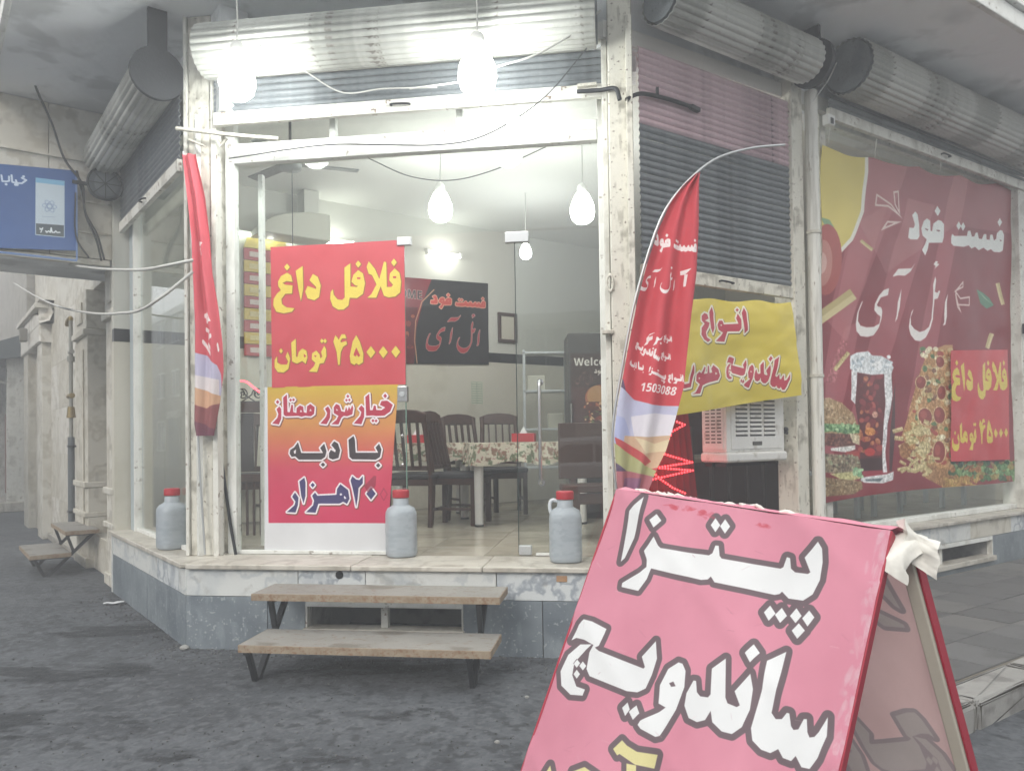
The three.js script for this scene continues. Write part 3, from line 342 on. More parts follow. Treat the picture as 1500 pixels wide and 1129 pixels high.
// floor of tiles, walls, ceiling
const roomPts = [FL.at(ULEFT, 0, -0.02), FL.at(-0.05, 0, -0.25), FC.at(0.1, 0, -0.25), FC.at(UC - 0.1, 0, -0.25), FR.at(0.05, 0, -0.25), FR.at(URIGHT, 0, -0.02), FR.at(URIGHT, 0, -5.6), FW3.at(0, 0, 0)];
const roomSlab = (y0, y1) => { const s = new THREE.Shape(roomPts.map((p) => new THREE.Vector2(p.x, -p.z))); const g = new THREE.ExtrudeGeometry(s, { depth: y1 - y0, bevelEnabled: false }); g.rotateX(-Math.PI / 2); g.translate(0, y0, 0); return metres(g); };
const HC = 4.3;
{
  const fl = grp('floor'); part('floor_bed', roomSlab(0.4, 0.592), M.grout, fl);
  const s = 0.5, geos = [0, 1, 2].map(() => box(0.0015, s - 0.0015, 0, 0.014, 0.0015, s - 0.0015, 0.0015));
  const inside = (x, z) => { let c = false; for (let i = 0, j = roomPts.length - 1; i < roomPts.length; j = i++) { const a = roomPts[i], b = roomPts[j]; if ((a.z > z) !== (b.z > z) && x < (b.x - a.x) * (z - a.z) / (b.z - a.z) + a.x) c = !c; } return c; };
  for (let i = -13; i < 16; i++) for (let j = 0; j < 14; j++) { const P = FC.at(1.6 + i * s, 0.594, -0.47 - (j + 1) * s), Q = FC.at(1.6 + (i + 1) * s, 0, -0.47 - j * s); if (!inside(P.x, P.z) || !inside(Q.x, Q.z)) continue; const m = part('floor_tile', geos[(i * 7 + j * 3 + 100) % 3], M.tile[(i * 5 + j * 11 + 200) % 3], fl); m.position.copy(P); m.rotation.y = FC.turn; }
  const hc = part('ceiling', roomSlab(HC, HC + 0.12), M.ceiling, shop); void hc;
  // inner walls: tiled below, plastered above, a black tile band between
  const wall = (F, u0, u1, gap) => {
    addOn(F, 'inner_wall', box(u0, u1, 0.4, 2.5, -0.12, 0), M.innerWall); addOn(F, 'inner_wall', box(u0, u1, 2.63, HC, -0.12, 0), M.innerUpper);
    const g = grp('tile_band'); let u = u0; while (u < u1 - 0.01) { const e = Math.min(u1, u + 0.4); if (!gap || u < gap[0] || u > gap[1]) addOn(F, 'band_tile', box(u + 0.001, e - 0.001, 2.5, 2.63, -0.1, 0.004, 0.002), M.black, g); u = e; }
  };
  wall(FW1, 0.02, W1LEN, null); wall(FW3, 0, 7.1, null);
  addOn(FR, 'inner_wall', box(URIGHT - 0.14, URIGHT, 0.05, HC, -5.6, -0.02), M.innerWall);
}
// lintels behind the shutters, soffit, fascia, flat roof
const HSOF = 4.8;
{
  addOn(FC, 'lintel', box(-0.1, UC + 0.1, 4.16, HSOF, -0.72, -0.5), M.plaster); addOn(FL, 'lintel', box(ULEFT, -0.05, 4.0, HSOF, -0.5, -0.28), M.plaster); addOn(FR, 'lintel', box(0.1, URIGHT, 4.28, HSOF, -0.5, -0.26), M.plaster);
  const OV = 0.98, cornL = (() => { const a = FL.at(0, 0, OV), d1 = FL.d, b = FC.at(0, 0, OV + 0.1), d2 = FC.d; const t = ((b.x - a.x) * d2.z - (b.z - a.z) * d2.x) / (d1.x * d2.z - d1.z * d2.x); return a.addScaledVector(d1, t); })();
  const cornR = (() => { const a = FR.at(0, 0, OV), d1 = FR.d, b = FC.at(0, 0, OV + 0.1), d2 = FC.d; const t = ((b.x - a.x) * d2.z - (b.z - a.z) * d2.x) / (d1.x * d2.z - d1.z * d2.x); return a.addScaledVector(d1, t); })();
  const endL = FL.at(ULEFT - 1.3, 0, OV), inL = FL.at(ULEFT - 1.3, 0, -5.5), endR = FR.at(12, 0, OV), inR = FR.at(12, 0, -5.5);
  const ring = [endL, cornL, cornR, endR, inR, inL];
  const s = new THREE.Shape(ring.map((p) => new THREE.Vector2(p.x, -p.z))); const g = new THREE.ExtrudeGeometry(s, { depth: 0.16, bevelEnabled: false }); g.rotateX(-Math.PI / 2); g.translate(0, HSOF, 0);
  part('soffit_slab', metres(g), M.plaster, shop);
  // fascia: white mouldings along the slab edge
  const fas = grp('fascia'); const edge = (a, b) => { const d = b.clone().sub(a), L = d.length(), F = new Frame(a.clone().setY(0), d.x, d.z); for (const [y0, y1, w] of [[HSOF - 0.03, HSOF + 0.12, 0.05], [HSOF + 0.125, HSOF + 0.2, 0.09], [HSOF + 0.21, HSOF + 0.42, 0.06], [HSOF + 0.43, HSOF + 0.52, 0.12]]) addOn(F, 'moulding', box(-0.03, L + 0.03, y0, y1, 0.002, w, 0.01), M.paintClean, fas); for (let u = 0.1; u < L; u += 0.22) addOn(F, 'dentil', box(u, u + 0.1, HSOF + 0.235, HSOF + 0.4, 0.062, 0.085, 0.006), M.paintClean, fas); };
  edge(endL, cornL); edge(cornL, cornR); edge(cornR, endR);
  part('parapet', (() => { const q = new THREE.ExtrudeGeometry(s, { depth: 0.5, bevelEnabled: false }); q.rotateX(-Math.PI / 2); q.translate(0, HSOF + 0.162, 0); return metres(q); })(), M.plaster, shop);
  // cracks of bare cement along the soffit are in its material; wall far right beyond the bays
  addOn(FR, 'end_pier', box(URIGHT - 0.1, URIGHT + 0.5, 0.05, HSOF - 0.002, -0.4, -0.02, 0.01), M.paint); addOn(FR, 'outer_wall', box(URIGHT + 0.5, 12, 0.05, HSOF - 0.002, -0.4, -0.06), M.stone[1]);
}
// pillars
{
  const pil = (F, u0, u1, w0, w1, extra = []) => { const g = grp('pillar'); addOn(F, 'post', box(u0, u1, HS - 0.002, HSOF - 0.004, w0, w1, 0.012), M.paintWorn, g); for (const [a, b, c, d, y0 = HS, y1 = HSOF - 0.006] of extra) addOn(F, 'guide', box(a, b, y0, y1, c, d, 0.006), M.paint, g); return g; };
  pil(FC, -0.17, 0.02, -0.62, -0.36, [[0.03, 0.075, -0.42, -0.33, HS, 4.35], [-0.2, -0.172, -0.5, -0.34]]);
  const g = pil(FC, 3.075, 3.245, -0.5, -0.2, [[3.03, 3.07, -0.36, -0.26, HS, 4.35]]);
  addOn(FC, 'padlock_ring', new THREE.TorusGeometry(0.035, 0.009, 6, 16).scale(0.6, 1.6, 1).translate(FC.px(894, 415, -0.2)[0], FC.px(894, 415, -0.2)[1], -0.185), M.paintWorn, g);
  addOn(FC, 'hinge', box(FC.px(893, 484, -0.24)[0] - 0.05, FC.px(893, 484, -0.24)[0] + 0.03, 2.2, 2.225, -0.26, -0.18, 0.004), M.paintWorn, g);
  addOn(FC, 'guide', box(3.2, 3.245, HS, 4.4, -0.2, -0.14, 0.006), M.paintWorn, g);
  const m = grp('pillar'); const um = (FR.px(1163, 400, -0.1)[0] + FR.px(1193, 400, -0.1)[0]) / 2;
  addOn(FR, 'post', box(um - 0.13, um + 0.02, HS, HSOF - 0.004, -0.3, -0.1, 0.01), M.paintWorn, m);
  addOn(FR, 'drain_pipe', rod(V(um + 0.085, HS, -0.06), V(um + 0.085, 4.35, -0.06), 0.052, 0.052, 20), M.paint, m);
  for (const y of [1.95, 3.15]) addOn(FR, 'pipe_clip', rod(V(um + 0.085, y, -0.06), V(um + 0.085, y + 0.025, -0.06), 0.06, 0.06, 20), M.paintWorn, m);
  const ue = FR.px(1488, 400, -0.1)[0];
  const e = grp('pillar'); addOn(FR, 'post', box(ue + 0.02, ue + 0.32, HS, HSOF - 0.004, -0.3, -0.06, 0.01), M.paint, e); addOn(FR, 'hook', box(ue - 0.02, ue + 0.05, 2.55, 2.66, -0.04, 0.0, 0.005), M.dark, e);
}
// entrance glazing on the cut corner
const GC = -0.5;
const ux = (x, y = 600, w = GC) => FC.px(x, y, w)[0];
const DOOR = { a: ux(393), b: ux(596), c: ux(757), d: 3.03, head: 3.03 };
{
  const fr = grp('entrance_frame'); const W = (name, geo, m = M.paintClean) => addOn(FC, name, geo, m, fr);
  const uL = 0.085;
  W('upright', box(uL, uL + 0.075, HS, 4.14, GC - 0.03, GC + 0.05, 0.006)); W('upright', box(2.99, 3.05, HS, 4.14, GC - 0.03, GC + 0.05, 0.006));
  W('transom', box(uL + 0.076, 2.989, 3.655, 3.735, GC - 0.028, GC + 0.055, 0.006)); W('transom', box(uL + 0.076, 2.989, 3.738, 3.815, GC - 0.03, GC + 0.045, 0.006)); W('head', box(uL, 3.05, 4.145, 4.2, GC - 0.03, GC + 0.05, 0.006));
  for (const x of [489, 674]) { const u = ux(x, 190); W('mullion', box(u - 0.025, u + 0.025, 3.816, 4.144, GC - 0.02, GC + 0.035, 0.004)); }
  W('bottom_rail', box(uL + 0.076, DOOR.b, HS, HS + 0.028, GC - 0.02, GC + 0.035, 0.004));
  W('inner_post', box(0.235, 0.275, HS + 0.03, 3.65, GC - 0.25, GC - 0.2, 0.004), M.paintClean);
  const pane = (u0, u1, y0, y1, w = GC) => addOn(FC, 'pane', box(u0, u1, y0, y1, w - 0.004, w + 0.004), M.glass, fr);
  pane(uL + 0.076, DOOR.a - 0.004, HS + 0.03, 3.653); pane(DOOR.a, 2.988, DOOR.head + 0.006, 3.653);
  for (const [a, b] of [[0.165, ux(489, 190) - 0.027], [ux(489, 190) + 0.027, ux(674, 190) - 0.027], [ux(674, 190) + 0.027, 2.985]]) pane(a, b, 3.82, 4.14);
}
// street-side window on the left front
{
  const fr = grp('side_window'); const W = (name, geo, m = M.paintClean) => addOn(FL, name, geo, m, fr); const w = -0.2;
  W('upright', box(ULEFT + 0.03, ULEFT + 0.22, HS, 3.98, w - 0.04, w + 0.04, 0.006), std({ color: 0xa9b4b8, roughness: 0.5 })); W('upright', box(ULEFT + 0.225, ULEFT + 0.26, HS, 3.98, w - 0.02, w + 0.05, 0.004));
  W('bottom_rail', box(ULEFT + 0.262, -0.32, HS, HS + 0.035, w - 0.03, w + 0.03, 0.004)); W('head', box(ULEFT + 0.03, -0.32, 3.98, 4.03, w - 0.03, w + 0.03, 0.004)); W('upright', box(-0.34, -0.3, HS, 3.98, w - 0.03, w + 0.03, 0.004));
  W('pane', box(ULEFT + 0.262, -1.45, HS + 0.037, 3.975, w - 0.004, w + 0.004), M.glass); W('pane', box(-1.442, -0.345, HS + 0.037, 3.975, w - 0.004, w + 0.004), M.glass);
}
// large window on the right front
const UW0 = FR.px(1207, 500, -0.22)[0], UW1 = FR.px(1487, 500, -0.22)[0];
{
  const fr = grp('front_window'); const W = (name, geo, m = M.paintClean) => addOn(FR, name, geo, m, fr); const w = -0.22;
  W('upright', box(UW0 - 0.09, UW0, HS, 4.26, w - 0.05, w + 0.06, 0.006), M.paint); W('upright', box(UW1 - 0.06, UW1 + 0.06, HS, 4.26, w - 0.05, w + 0.06, 0.006), M.paint);
  W('bottom_rail', box(UW0 + 0.001, UW1 - 0.061, HS, HS + 0.05, w - 0.04, w + 0.07, 0.006)); W('head', box(UW0 + 0.001, UW1 - 0.061, 4.2, 4.26, w - 0.04, w + 0.04, 0.006));
  W('pane', box(UW0 + 0.002, (UW0 + UW1) / 2 - 0.004, HS + 0.052, 4.198, w - 0.004, w + 0.004), M.glass); W('pane', box((UW0 + UW1) / 2 + 0.004, UW1 - 0.062, HS + 0.052, 4.198, w - 0.004, w + 0.004), M.glass);
  // side post of the neighbouring bay where the cooler hangs
  const u0 = FR.px(1157, 650, -0.25)[0]; addOn(FR, 'upright', box(u0 - 0.04, u0 + 0.03, HS, 2.9, -0.3, -0.24, 0.005), M.aluminium, fr);
}

// ---------- rolling shutters ----------
const PITCH_S = 0.05;
const slatCache = {};
function slatGeo(L) {
  const k = L.toFixed(2); if (slatCache[k]) return slatCache[k]; const out = [], inn = [];
  for (let i = 0; i <= 6; i++) { const y = PITCH_S * 0.97 * i / 6, z = 0.013 * Math.sin(Math.PI * i / 6); out.push([-z, y]); inn.unshift([-z + 0.004, y]); }
  const g = new THREE.ExtrudeGeometry(new THREE.Shape([...out, ...inn].map(([a, b]) => new THREE.Vector2(a, b))), { depth: L, bevelEnabled: false }); g.rotateY(Math.PI / 2); return (slatCache[k] = metres(toCreasedNormals(g, 0.6)));
}
function shutter(F, label, u0, u1, w, yBar, yTop, roll, matOf, rollMat, barMat, capEnds) {
  const t = onFrame('rolling_shutter', label, 'shutter', F, u0, yBar, w), L = u1 - u0, n = Math.floor((yTop - yBar - 0.07) / PITCH_S);
  const geo = slatGeo(L);
  for (let i = 0; i < n; i++) { const m = part('slat', geo, matOf(yBar + 0.07 + i * PITCH_S), t); m.position.set(0, 0.07 + i * PITCH_S, R(-0.002, 0.002)); m.rotation.x = R(-0.02, 0.02); }
  const b = part('bottom_bar', box(0, L, -0.03, 0.068, -0.018, 0.026, 0.006), barMat, t);
  part('grab_handle', tube([V(L * 0.5 - 0.07, 0.02, 0.026), V(L * 0.5 - 0.07, 0.02, 0.05), V(L * 0.5 + 0.07, 0.015, 0.05), V(L * 0.5 + 0.07, 0.02, 0.026)], 0.008, 16, 6), M.darkMetal, b);
  const rg = new THREE.Group(); rg.name = 'roll'; rg.position.set(0, roll.y - yBar, roll.w - w); t.add(rg);
  const N = Math.round(2 * Math.PI * roll.r / PITCH_S), g2 = slatGeo(L - 0.06);
  for (let i = 0; i < N; i++) { const m = part('slat', g2, rollMat, rg), a = i / N * 2 * Math.PI; m.rotation.x = a; m.position.set(0.03, -Math.sin(a) * roll.r - Math.cos(a) * PITCH_S / 2, Math.cos(a) * roll.r - Math.sin(a) * PITCH_S / 2); }
  part('core', rod(V(0.02, 0, 0), V(L - 0.02, 0, 0), roll.r - 0.012, roll.r - 0.012, 20), M.slatDark, rg);
  for (const x of capEnds) part('end_plate', merge([rod(V(x * L - 0.02, 0, 0), V(x * L + 0.02, 0, 0), roll.r + 0.03, roll.r + 0.03, 28), box(x * L - 0.015, x * L + 0.015, 0, HSOF - roll.y - 0.006, -0.07, 0.07)]), M.darkMetal, t).position.set(0, roll.y - yBar, roll.w - w);
  return t;
}
shutter(FC, 'grey rolled-up shutter with white bottom bar above the glass entrance', 0.08, 3.03, -0.31, 3.93, 4.3, { w: -0.1, y: 4.37, r: 0.18 }, () => M.slatDark, M.slatPale, M.paint, []);
shutter(FL, 'grey half-open shutter over the left side window', ULEFT + 0.03, -0.42, -0.09, 3.62, 4.34, { w: 0.08, y: 4.3, r: 0.17 }, () => M.slatDark, M.slatPale, M.paint, [1.01]);
{
  const u0 = FR.px(938, 400, -0.14)[0] + 0.01, u1 = FR.px(1160, 400, -0.14)[0];
  const yP = 3.68;
  shutter(FR, 'half-lowered shutter, pink upper slats over dark grey ones, above the yellow banner', u0, u1, -0.14, 2.63, 4.3, { w: 0.06, y: 4.5, r: 0.165 }, (y) => (y > yP ? M.slatPink : M.slatDark), M.slatPale, M.paintWorn, [1.03]);
  const v0 = FR.px(1216, 300, -0.06)[0];
  shutter(FR, 'pale grey rolled-up shutter above the large food banner', v0, UW1 + 0.05, -0.06, 4.2, 4.42, { w: 0.12, y: 4.56, r: 0.22 }, () => M.slatGrey, M.slatPale, M.paint, []);
}

// ---------- the glass leaves of the entrance ----------
{
  const t = onFrame('glass_door', 'closed glass door leaf covered by the two price posters', 'door', FC, DOOR.a, HS, GC), L = DOOR.b - DOOR.a - 0.01, Hh = DOOR.head - HS;
  part('pane', box(0, L, 0.03, Hh - 0.004, -0.006, 0.006), M.glass, t); part('glass_edge', box(L + 0.0005, L + 0.006, 0.03, Hh - 0.004, -0.006, 0.006), M.glassEdge, t);
  const h = part('hinge', box(L - 0.05, L + 0.06, Hh - 0.07, Hh - 0.005, -0.02, 0.022, 0.004), M.chrome, t); void h;
  const ly = FC.px(592, 577, GC)[1] - HS; const lk = part('lock', box(L - 0.06, L + 0.02, ly - 0.06, ly + 0.06, -0.022, 0.022, 0.006), M.chrome, t); part('keyhole', rod(V(L - 0.02, ly, 0.02), V(L - 0.02, ly, 0.032), 0.02, 0.02, 16), M.aluminium, lk);
  for (const [y, s] of [[0.68, 1], [0.9, 1]]) part('stud', new THREE.SphereGeometry(0.013 * s, 10, 8).translate(L - 0.025, y, 0.012), M.chrome, t);
}
{
  const t = onFrame('glass_door', 'clear glass door leaf with chrome corner fitting and pull handle by the white pillar', 'door', FC, DOOR.c, HS, GC), L = 2.985 - DOOR.c, Hh = DOOR.head - HS;
  part('pane', box(0.005, L, 0.02, Hh - 0.004, -0.006, 0.006), M.glass, t); part('glass_edge', box(-0.001, 0.0045, 0.02, Hh - 0.004, -0.006, 0.006), plain(0x2e3a36, 0.2), t);
  part('corner_fitting', box(0.004, 0.1, 0.004, 0.075, -0.02, 0.024, 0.005), M.aluminium, t); part('corner_fitting', box(-0.07, 0.11, Hh - 0.09, Hh - 0.01, -0.02, 0.026, 0.005), M.chrome, t); part('threshold', box(0.13, L - 0.2, 0.001, 0.018, -0.02, 0.025, 0.004), M.whitePlastic, t);
  const p = FC.px(792, 600, GC); const x = p[0] - DOOR.c; const hd = part('pull_handle', tube([V(x, 1.28, 0.008), V(x, 1.28, 0.06), V(x, 1.2, 0.075), V(x, 0.62, 0.075), V(x, 0.54, 0.06), V(x, 0.54, 0.008)], 0.013, 40, 10), M.chrome, t); for (const y of [1.28, 0.54]) part('rosette', rod(V(x, y, 0.006), V(x, y, 0.014), 0.026, 0.026, 18), M.chrome, hd);
}

// ---------- printed signs ----------
// a printed sheet whose corners (photograph pixels, clockwise from top left) lie on the plane F at w
function signOn(F, w, px4, res, draw, o = {}) {
  const c = px4.map(([x, y]) => F.px(x, y, w)), us = c.map((p) => p[0]), ys = c.map((p) => p[1]);
  const u0 = Math.min(...us), u1 = Math.max(...us), y0 = Math.min(...ys), y1 = Math.max(...ys), Wm = u1 - u0, Hm = y1 - y0;
  const cw = Math.min(1400, Math.round(Wm * res)), ch = Math.min(1400, Math.round(Hm * res)), [cv, g] = canvas(cw, ch);
  const map = (x, y) => { const [u, v] = F.px(x, y, w); return [(u - u0) / Wm * cw, (1 - (v - y0) / Hm) * ch]; };
  draw(g, map, cw, ch, Wm, Hm); speckle(g, cw, ch, o.wear ?? 0.1);
  const q = c.map(([u, v]) => [(u - u0) / Wm, (v - y0) / Hm]);
  const edge = (s, t) => { const top = [lerp(q[0][0], q[1][0], s), lerp(q[0][1], q[1][1], s)], bot = [lerp(q[3][0], q[2][0], s), lerp(q[3][1], q[2][1], s)], e = o.rag ? o.rag(s, t) : [0, 0]; return [lerp(bot[0], top[0], t) + e[0], lerp(bot[1], top[1], t) + e[1]]; };
  const geo = sheet(Wm, Hm, o.nx ?? 24, o.ny ?? 24, o.z ?? (() => 0), o.thick ?? 0.0012, edge);
  const p = geo.attributes.position, uv = geo.attributes.uv; for (let i = 0; i < p.count; i++) uv.setXY(i, p.getX(i) / Wm, p.getY(i) / Hm);
  return { geo, mat: print(cv, o.rough ?? 0.5, o.mat), pos: F.at(u0, y0, w), turn: F.turn, Wm, Hm };
}
function signThing(name, label, category, partName, s) { const t = thing(name, label, category, s.pos, s.turn); part(partName, s.geo, s.mat, t); return t; }
const poly = (g, map, a, fill) => { paths(g, [a], map); g.fillStyle = fill; g.fill(); };
const ell = (g, map, cx, cy, rx, ry, fill, rot = 0) => { const a = []; for (let i = 0; i < 28; i++) { const t = i / 28 * 2 * Math.PI, x = rx * Math.cos(t), y = ry * Math.sin(t); a.push(cx + x * Math.cos(rot) - y * Math.sin(rot), cy + x * Math.sin(rot) + y * Math.cos(rot)); } poly(g, map, a, fill); };
const wrinkle = (amp, s, n = 5) => (a, b) => amp * (fbm(a * 0.9 + 0.03, b * 0.9 + 0.02, n, s, 3) - 0.5) * 2;
// poster 1
signThing('price_poster', 'red poster with yellow lettering and price, taped on the glass door', 'poster', 'paper', signOn(FC, GC + 0.012, [[396, 362], [592, 351], [594, 563], [398, 568]], 700, (g, map, w, h) => {
  g.fillStyle = '#c0424b'; g.fillRect(0, 0, w, h); write(g, words.felafel, map, '#d9c24e', [['#8a5a24', w * 0.011, 2, 3]], 2, '#b9323f');
}, { z: wrinkle(0.004, 441), rough: 0.35, wear: 0.07 }));
// poster 2 on its white sheet
signThing('price_poster', 'yellow to pink poster with outlined lettering on white sheet, lower on the glass door', 'poster', 'paper', signOn(FC, GC + 0.012, [[387, 567], [583, 563], [566, 809], [387, 806]], 700, (g, map, w, h) => {
  g.fillStyle = '#cdced0'; g.fillRect(0, 0, w, h);
  const a = map(393, 567)[1], b = map(480, 766)[1], x0 = map(392, 650)[0], gr = g.createLinearGradient(0, a, 0, b); gr.addColorStop(0, '#c9a93a'); gr.addColorStop(0.3, '#c88348'); gr.addColorStop(0.62, '#c4415a'); gr.addColorStop(1, '#c02f55'); g.fillStyle = gr; g.fillRect(x0, a - 4, w, b - a + 4);
  const k = w * 0.022; for (const [n, c] of [['pickle', '#b02a45'], ['bucket', '#3a3033'], ['price20', '#3d3666']]) write(g, words[n], map, c, [['#7c4a3d', k + 4, 4, 5], ['#e6dde0', k]], 0);
  poly(g, map, [547, 697, 551, 697, 550, 712, 539, 722, 533, 712], 'rgba(120,30,50,0.6)'); g.strokeStyle = 'rgba(120,30,50,0.6)'; g.lineWidth = 4; paths(g, [dia(562, 724, 5, 9).map((v) => v)], map); g.stroke();
}, { z: wrinkle(0.004, 451), rough: 0.4, wear: 0.07 }));
// yellow banner in the shutter opening
signThing('hanging_banner', 'yellow vinyl banner with red outlined lettering hanging under the half-lowered shutter', 'banner', 'vinyl', signOn(FR, -0.02, [[975, 433], [1158, 442], [1168, 579], [965, 611]], 760, (g, map, w, h) => {
  g.fillStyle = '#d3bf48'; g.fillRect(0, 0, w, h); const k = w * 0.018, rings = [['#6e5c3e', k + 4, 3, 4], ['#e9e2cf', k]];
  write(g, words.anva, map, '#bb3a4c', rings, 0); write(g, words.mamul, map, '#b8344a', rings, 0);
  const sb = words.sandwich.box, m2 = (x, y) => map(1062 + (x - sb[0]) / (sb[2] - sb[0]) * 90, 516 + (y - sb[1]) / (sb[3] - sb[1]) * 64 - (x - sb[0]) / (sb[2] - sb[0]) * 18 + 8); write(g, words.sandwich, m2, '#bb3a4c', rings, 0);
}, { z: (s, t) => 0.03 * Math.sin(s * 7 + t * 2) * (1 - t * 0.6) + wrinkle(0.02, 461)(s, t) + 0.05 * (1 - t) * (s < 0.3 ? 1 : 0.6), rough: 0.42, wear: 0.06, nx: 40, ny: 40, rag: (s, t) => [0, t > 0.99 ? -0.02 * Math.sin(s * 9) ** 2 : 0] }));

// the large food banner
const bannerSign = signOn(FR, -0.13, [[1205, 212], [1481, 274], [1485, 702], [1205, 737]], 330, (g, map, w, h) => {
  g.fillStyle = '#842430'; g.fillRect(0, 0, w, h);
  // printed sunburst
  for (const a of [[1250, 330, 1300, 300, 1225, 560, 1205, 560], [1330, 290, 1372, 300, 1270, 640, 1240, 640], [1398, 250, 1420, 250, 1350, 640, 1330, 600], [1270, 230, 1330, 240, 1240, 500, 1215, 470], [1205, 690, 1210, 560, 1240, 480, 1262, 470, 1215, 690]]) poly(g, map, a, 'rgba(190,120,124,0.45)');
  poly(g, map, [1260, 200, 1500, 250, 1500, 345, 1400, 330, 1300, 400, 1262, 330], 'rgba(186,140,134,0.36)');
  // lemon slice
  poly(g, map, [1200, 200, 1275, 200, 1276, 250, 1268, 310, 1250, 352, 1228, 376, 1215, 380, 1200, 330], '#e6e4d6'); poly(g, map, [1200, 200, 1271, 200, 1271, 250, 1263, 308, 1246, 348, 1226, 370, 1212, 362, 1200, 320], '#d9c766');
  poly(g, map, [1203, 318, 1216, 322, 1222, 333, 1210, 332], '#7fa278');
  // tomato
  ell(g, map, 1212, 380, 22, 52, '#a84a44'); ell(g, map, 1206, 385, 14, 34, '#bd7d72'); ell(g, map, 1204, 385, 8, 16, '#d3aaa0');
  // fries flying
  const fry = (x0, y0, x1, y1, t) => { const dx = x1 - x0, dy = y1 - y0, l = Math.hypot(dx, dy), nx = -dy / l * t, ny = dx / l * t; poly(g, map, [x0 + nx, y0 + ny, x1 + nx, y1 + ny, x1 - nx, y1 - ny, x0 - nx, y0 - ny], '#bfae76'); poly(g, map, [x0 + nx, y0 + ny, x1 + nx, y1 + ny, x1, y1, x0, y0], '#d5c694'); };
  fry(1198, 470, 1252, 430, 9); fry(1224, 542, 1244, 516, 3); fry(1448, 510, 1456, 488, 3.5); fry(1464, 414, 1472, 446, 3); fry(1262, 352, 1279, 366, 2.5);
  // basil
  poly(g, map, [1432, 423, 1442, 428, 1452, 436, 1458, 447, 1448, 452, 1438, 444], '#4f8062'); poly(g, map, [1433, 424, 1446, 436, 1458, 447, 1444, 436], '#9fc3a2');
  // line ornaments
  g.strokeStyle = '#d9c5bd'; g.lineWidth = w * 0.005; for (const a of [[1284, 300, 1286, 285, 1304, 300, 1315, 315, 1300, 302], [1310, 300, 1308, 282, 1314, 281, 1316, 312], [1294, 335, 1300, 325, 1314, 326], [1401, 427, 1404, 446, 1420, 447, 1421, 435, 1408, 437], [1402, 425, 1412, 420, 1412, 413], [1401, 430, 1404, 450, 1407, 455]]) { paths(g, [a], map); g.stroke(); }
  write(g, words.fastfood, map, '#e4e6e2', [], 2, '#6a2a30'); write(g, words.name, map, '#e8e3de', [], 1);
  // cola glass
  poly(g, map, [1250, 540, 1309, 545, 1309, 590, 1300, 625, 1296, 660, 1298, 700, 1262, 703, 1264, 640, 1256, 600, 1250, 565], '#5e1c22');
  for (let i = 0; i < 60; i++) ell(g, map, 1262 + R(0, 32), 548 + R(0, 118), R(2, 6), R(2, 5), ['#8c343a', '#a94b44', '#7a2229', '#b9704a', '#6d1d24'][i % 5], R(0, 3)); ell(g, map, 1276, 632, 7, 6, '#c9823f'); ell(g, map, 1276, 662, 7, 6, '#c13a38'); ell(g, map, 1283, 607, 4, 5, '#d0a08a');
  poly(g, map, [1262, 672, 1298, 670, 1298, 700, 1262, 700], '#3b1216'); poly(g, map, [1266, 690, 1300, 688, 1300, 697, 1266, 698], '#98283a');
  poly(g, map, [1298, 545, 1308, 547, 1309, 580, 1300, 622, 1297, 660, 1300, 692, 1294, 692, 1292, 650, 1295, 616, 1298, 590], '#e6e6e6'); poly(g, map, [1248, 543, 1256, 543, 1255, 592, 1248, 585], '#e1e1e1'); poly(g, map, [1308, 600, 1313, 560, 1311, 640, 1306, 690, 1303, 690, 1303, 640], '#42181d');
  poly(g, map, [1266, 699, 1300, 694, 1309, 690, 1308, 703, 1294, 708, 1268, 707, 1262, 703], '#dcdddd'); poly(g, map, [1270, 702, 1294, 700, 1290, 705, 1272, 705], '#5d6a70');
  poly(g, map, [1246, 540, 1246, 521, 1256, 516, 1274, 514, 1280, 520, 1294, 521, 1306, 528, 1311, 538, 1308, 547, 1280, 549, 1252, 545], '#dfe3e4'); for (let i = 0; i < 16; i++) ell(g, map, 1250 + R(0, 55), 520 + R(0, 22), R(3, 8), R(2, 5), ['#f1f3f3', '#c8d0d4', '#aeb9c0'][i % 3], R(0, 3));
  // burger
  const bun = [1198, 640, 1198, 585, 1215, 582, 1235, 590, 1252, 605, 1262, 630, 1260, 640]; poly(g, map, bun, '#a98a62'); for (let i = 0; i < 170; i++) { const x = 1200 + R(0, 56), y = 585 + R(0, 48); if ((x - 1200) / 62 < (y - 578) / 46) ell(g, map, x, y, R(0.7, 1.6), R(0.5, 1.1), ['#d9cba8', '#7e6243', '#c7b48a', '#6a513a'][i % 4], R(0, 3)); }
  poly(g, map, [1198, 620, 1262, 622, 1262, 634, 1240, 636, 1225, 631, 1198, 634], '#6f9b63'); for (let i = 0; i < 40; i++) ell(g, map, 1200 + R(0, 60), 621 + R(0, 12), R(2, 4), R(1.5, 3), ['#88b07a', '#5c8a57', '#a8c692', '#4c7a4e'][i % 4], R(0, 3));
  poly(g, map, [1198, 634, 1256, 636, 1260, 648, 1250, 656, 1198, 652], '#6a3a30'); for (let i = 0; i < 40; i++) ell(g, map, 1200 + R(0, 54), 638 + R(0, 14), R(1, 3), R(1, 2), ['#8a5242', '#55291f', '#7a4538'][i % 3]); poly(g, map, [1246, 634, 1262, 638, 1262, 652, 1252, 648], '#d6c8a6'); poly(g, map, [1216, 656, 1256, 652, 1256, 658, 1242, 663, 1236, 662, 1216, 660], '#e4e2dc'); poly(g, map, [1240, 662, 1262, 660, 1262, 668, 1244, 668], '#a83a34');
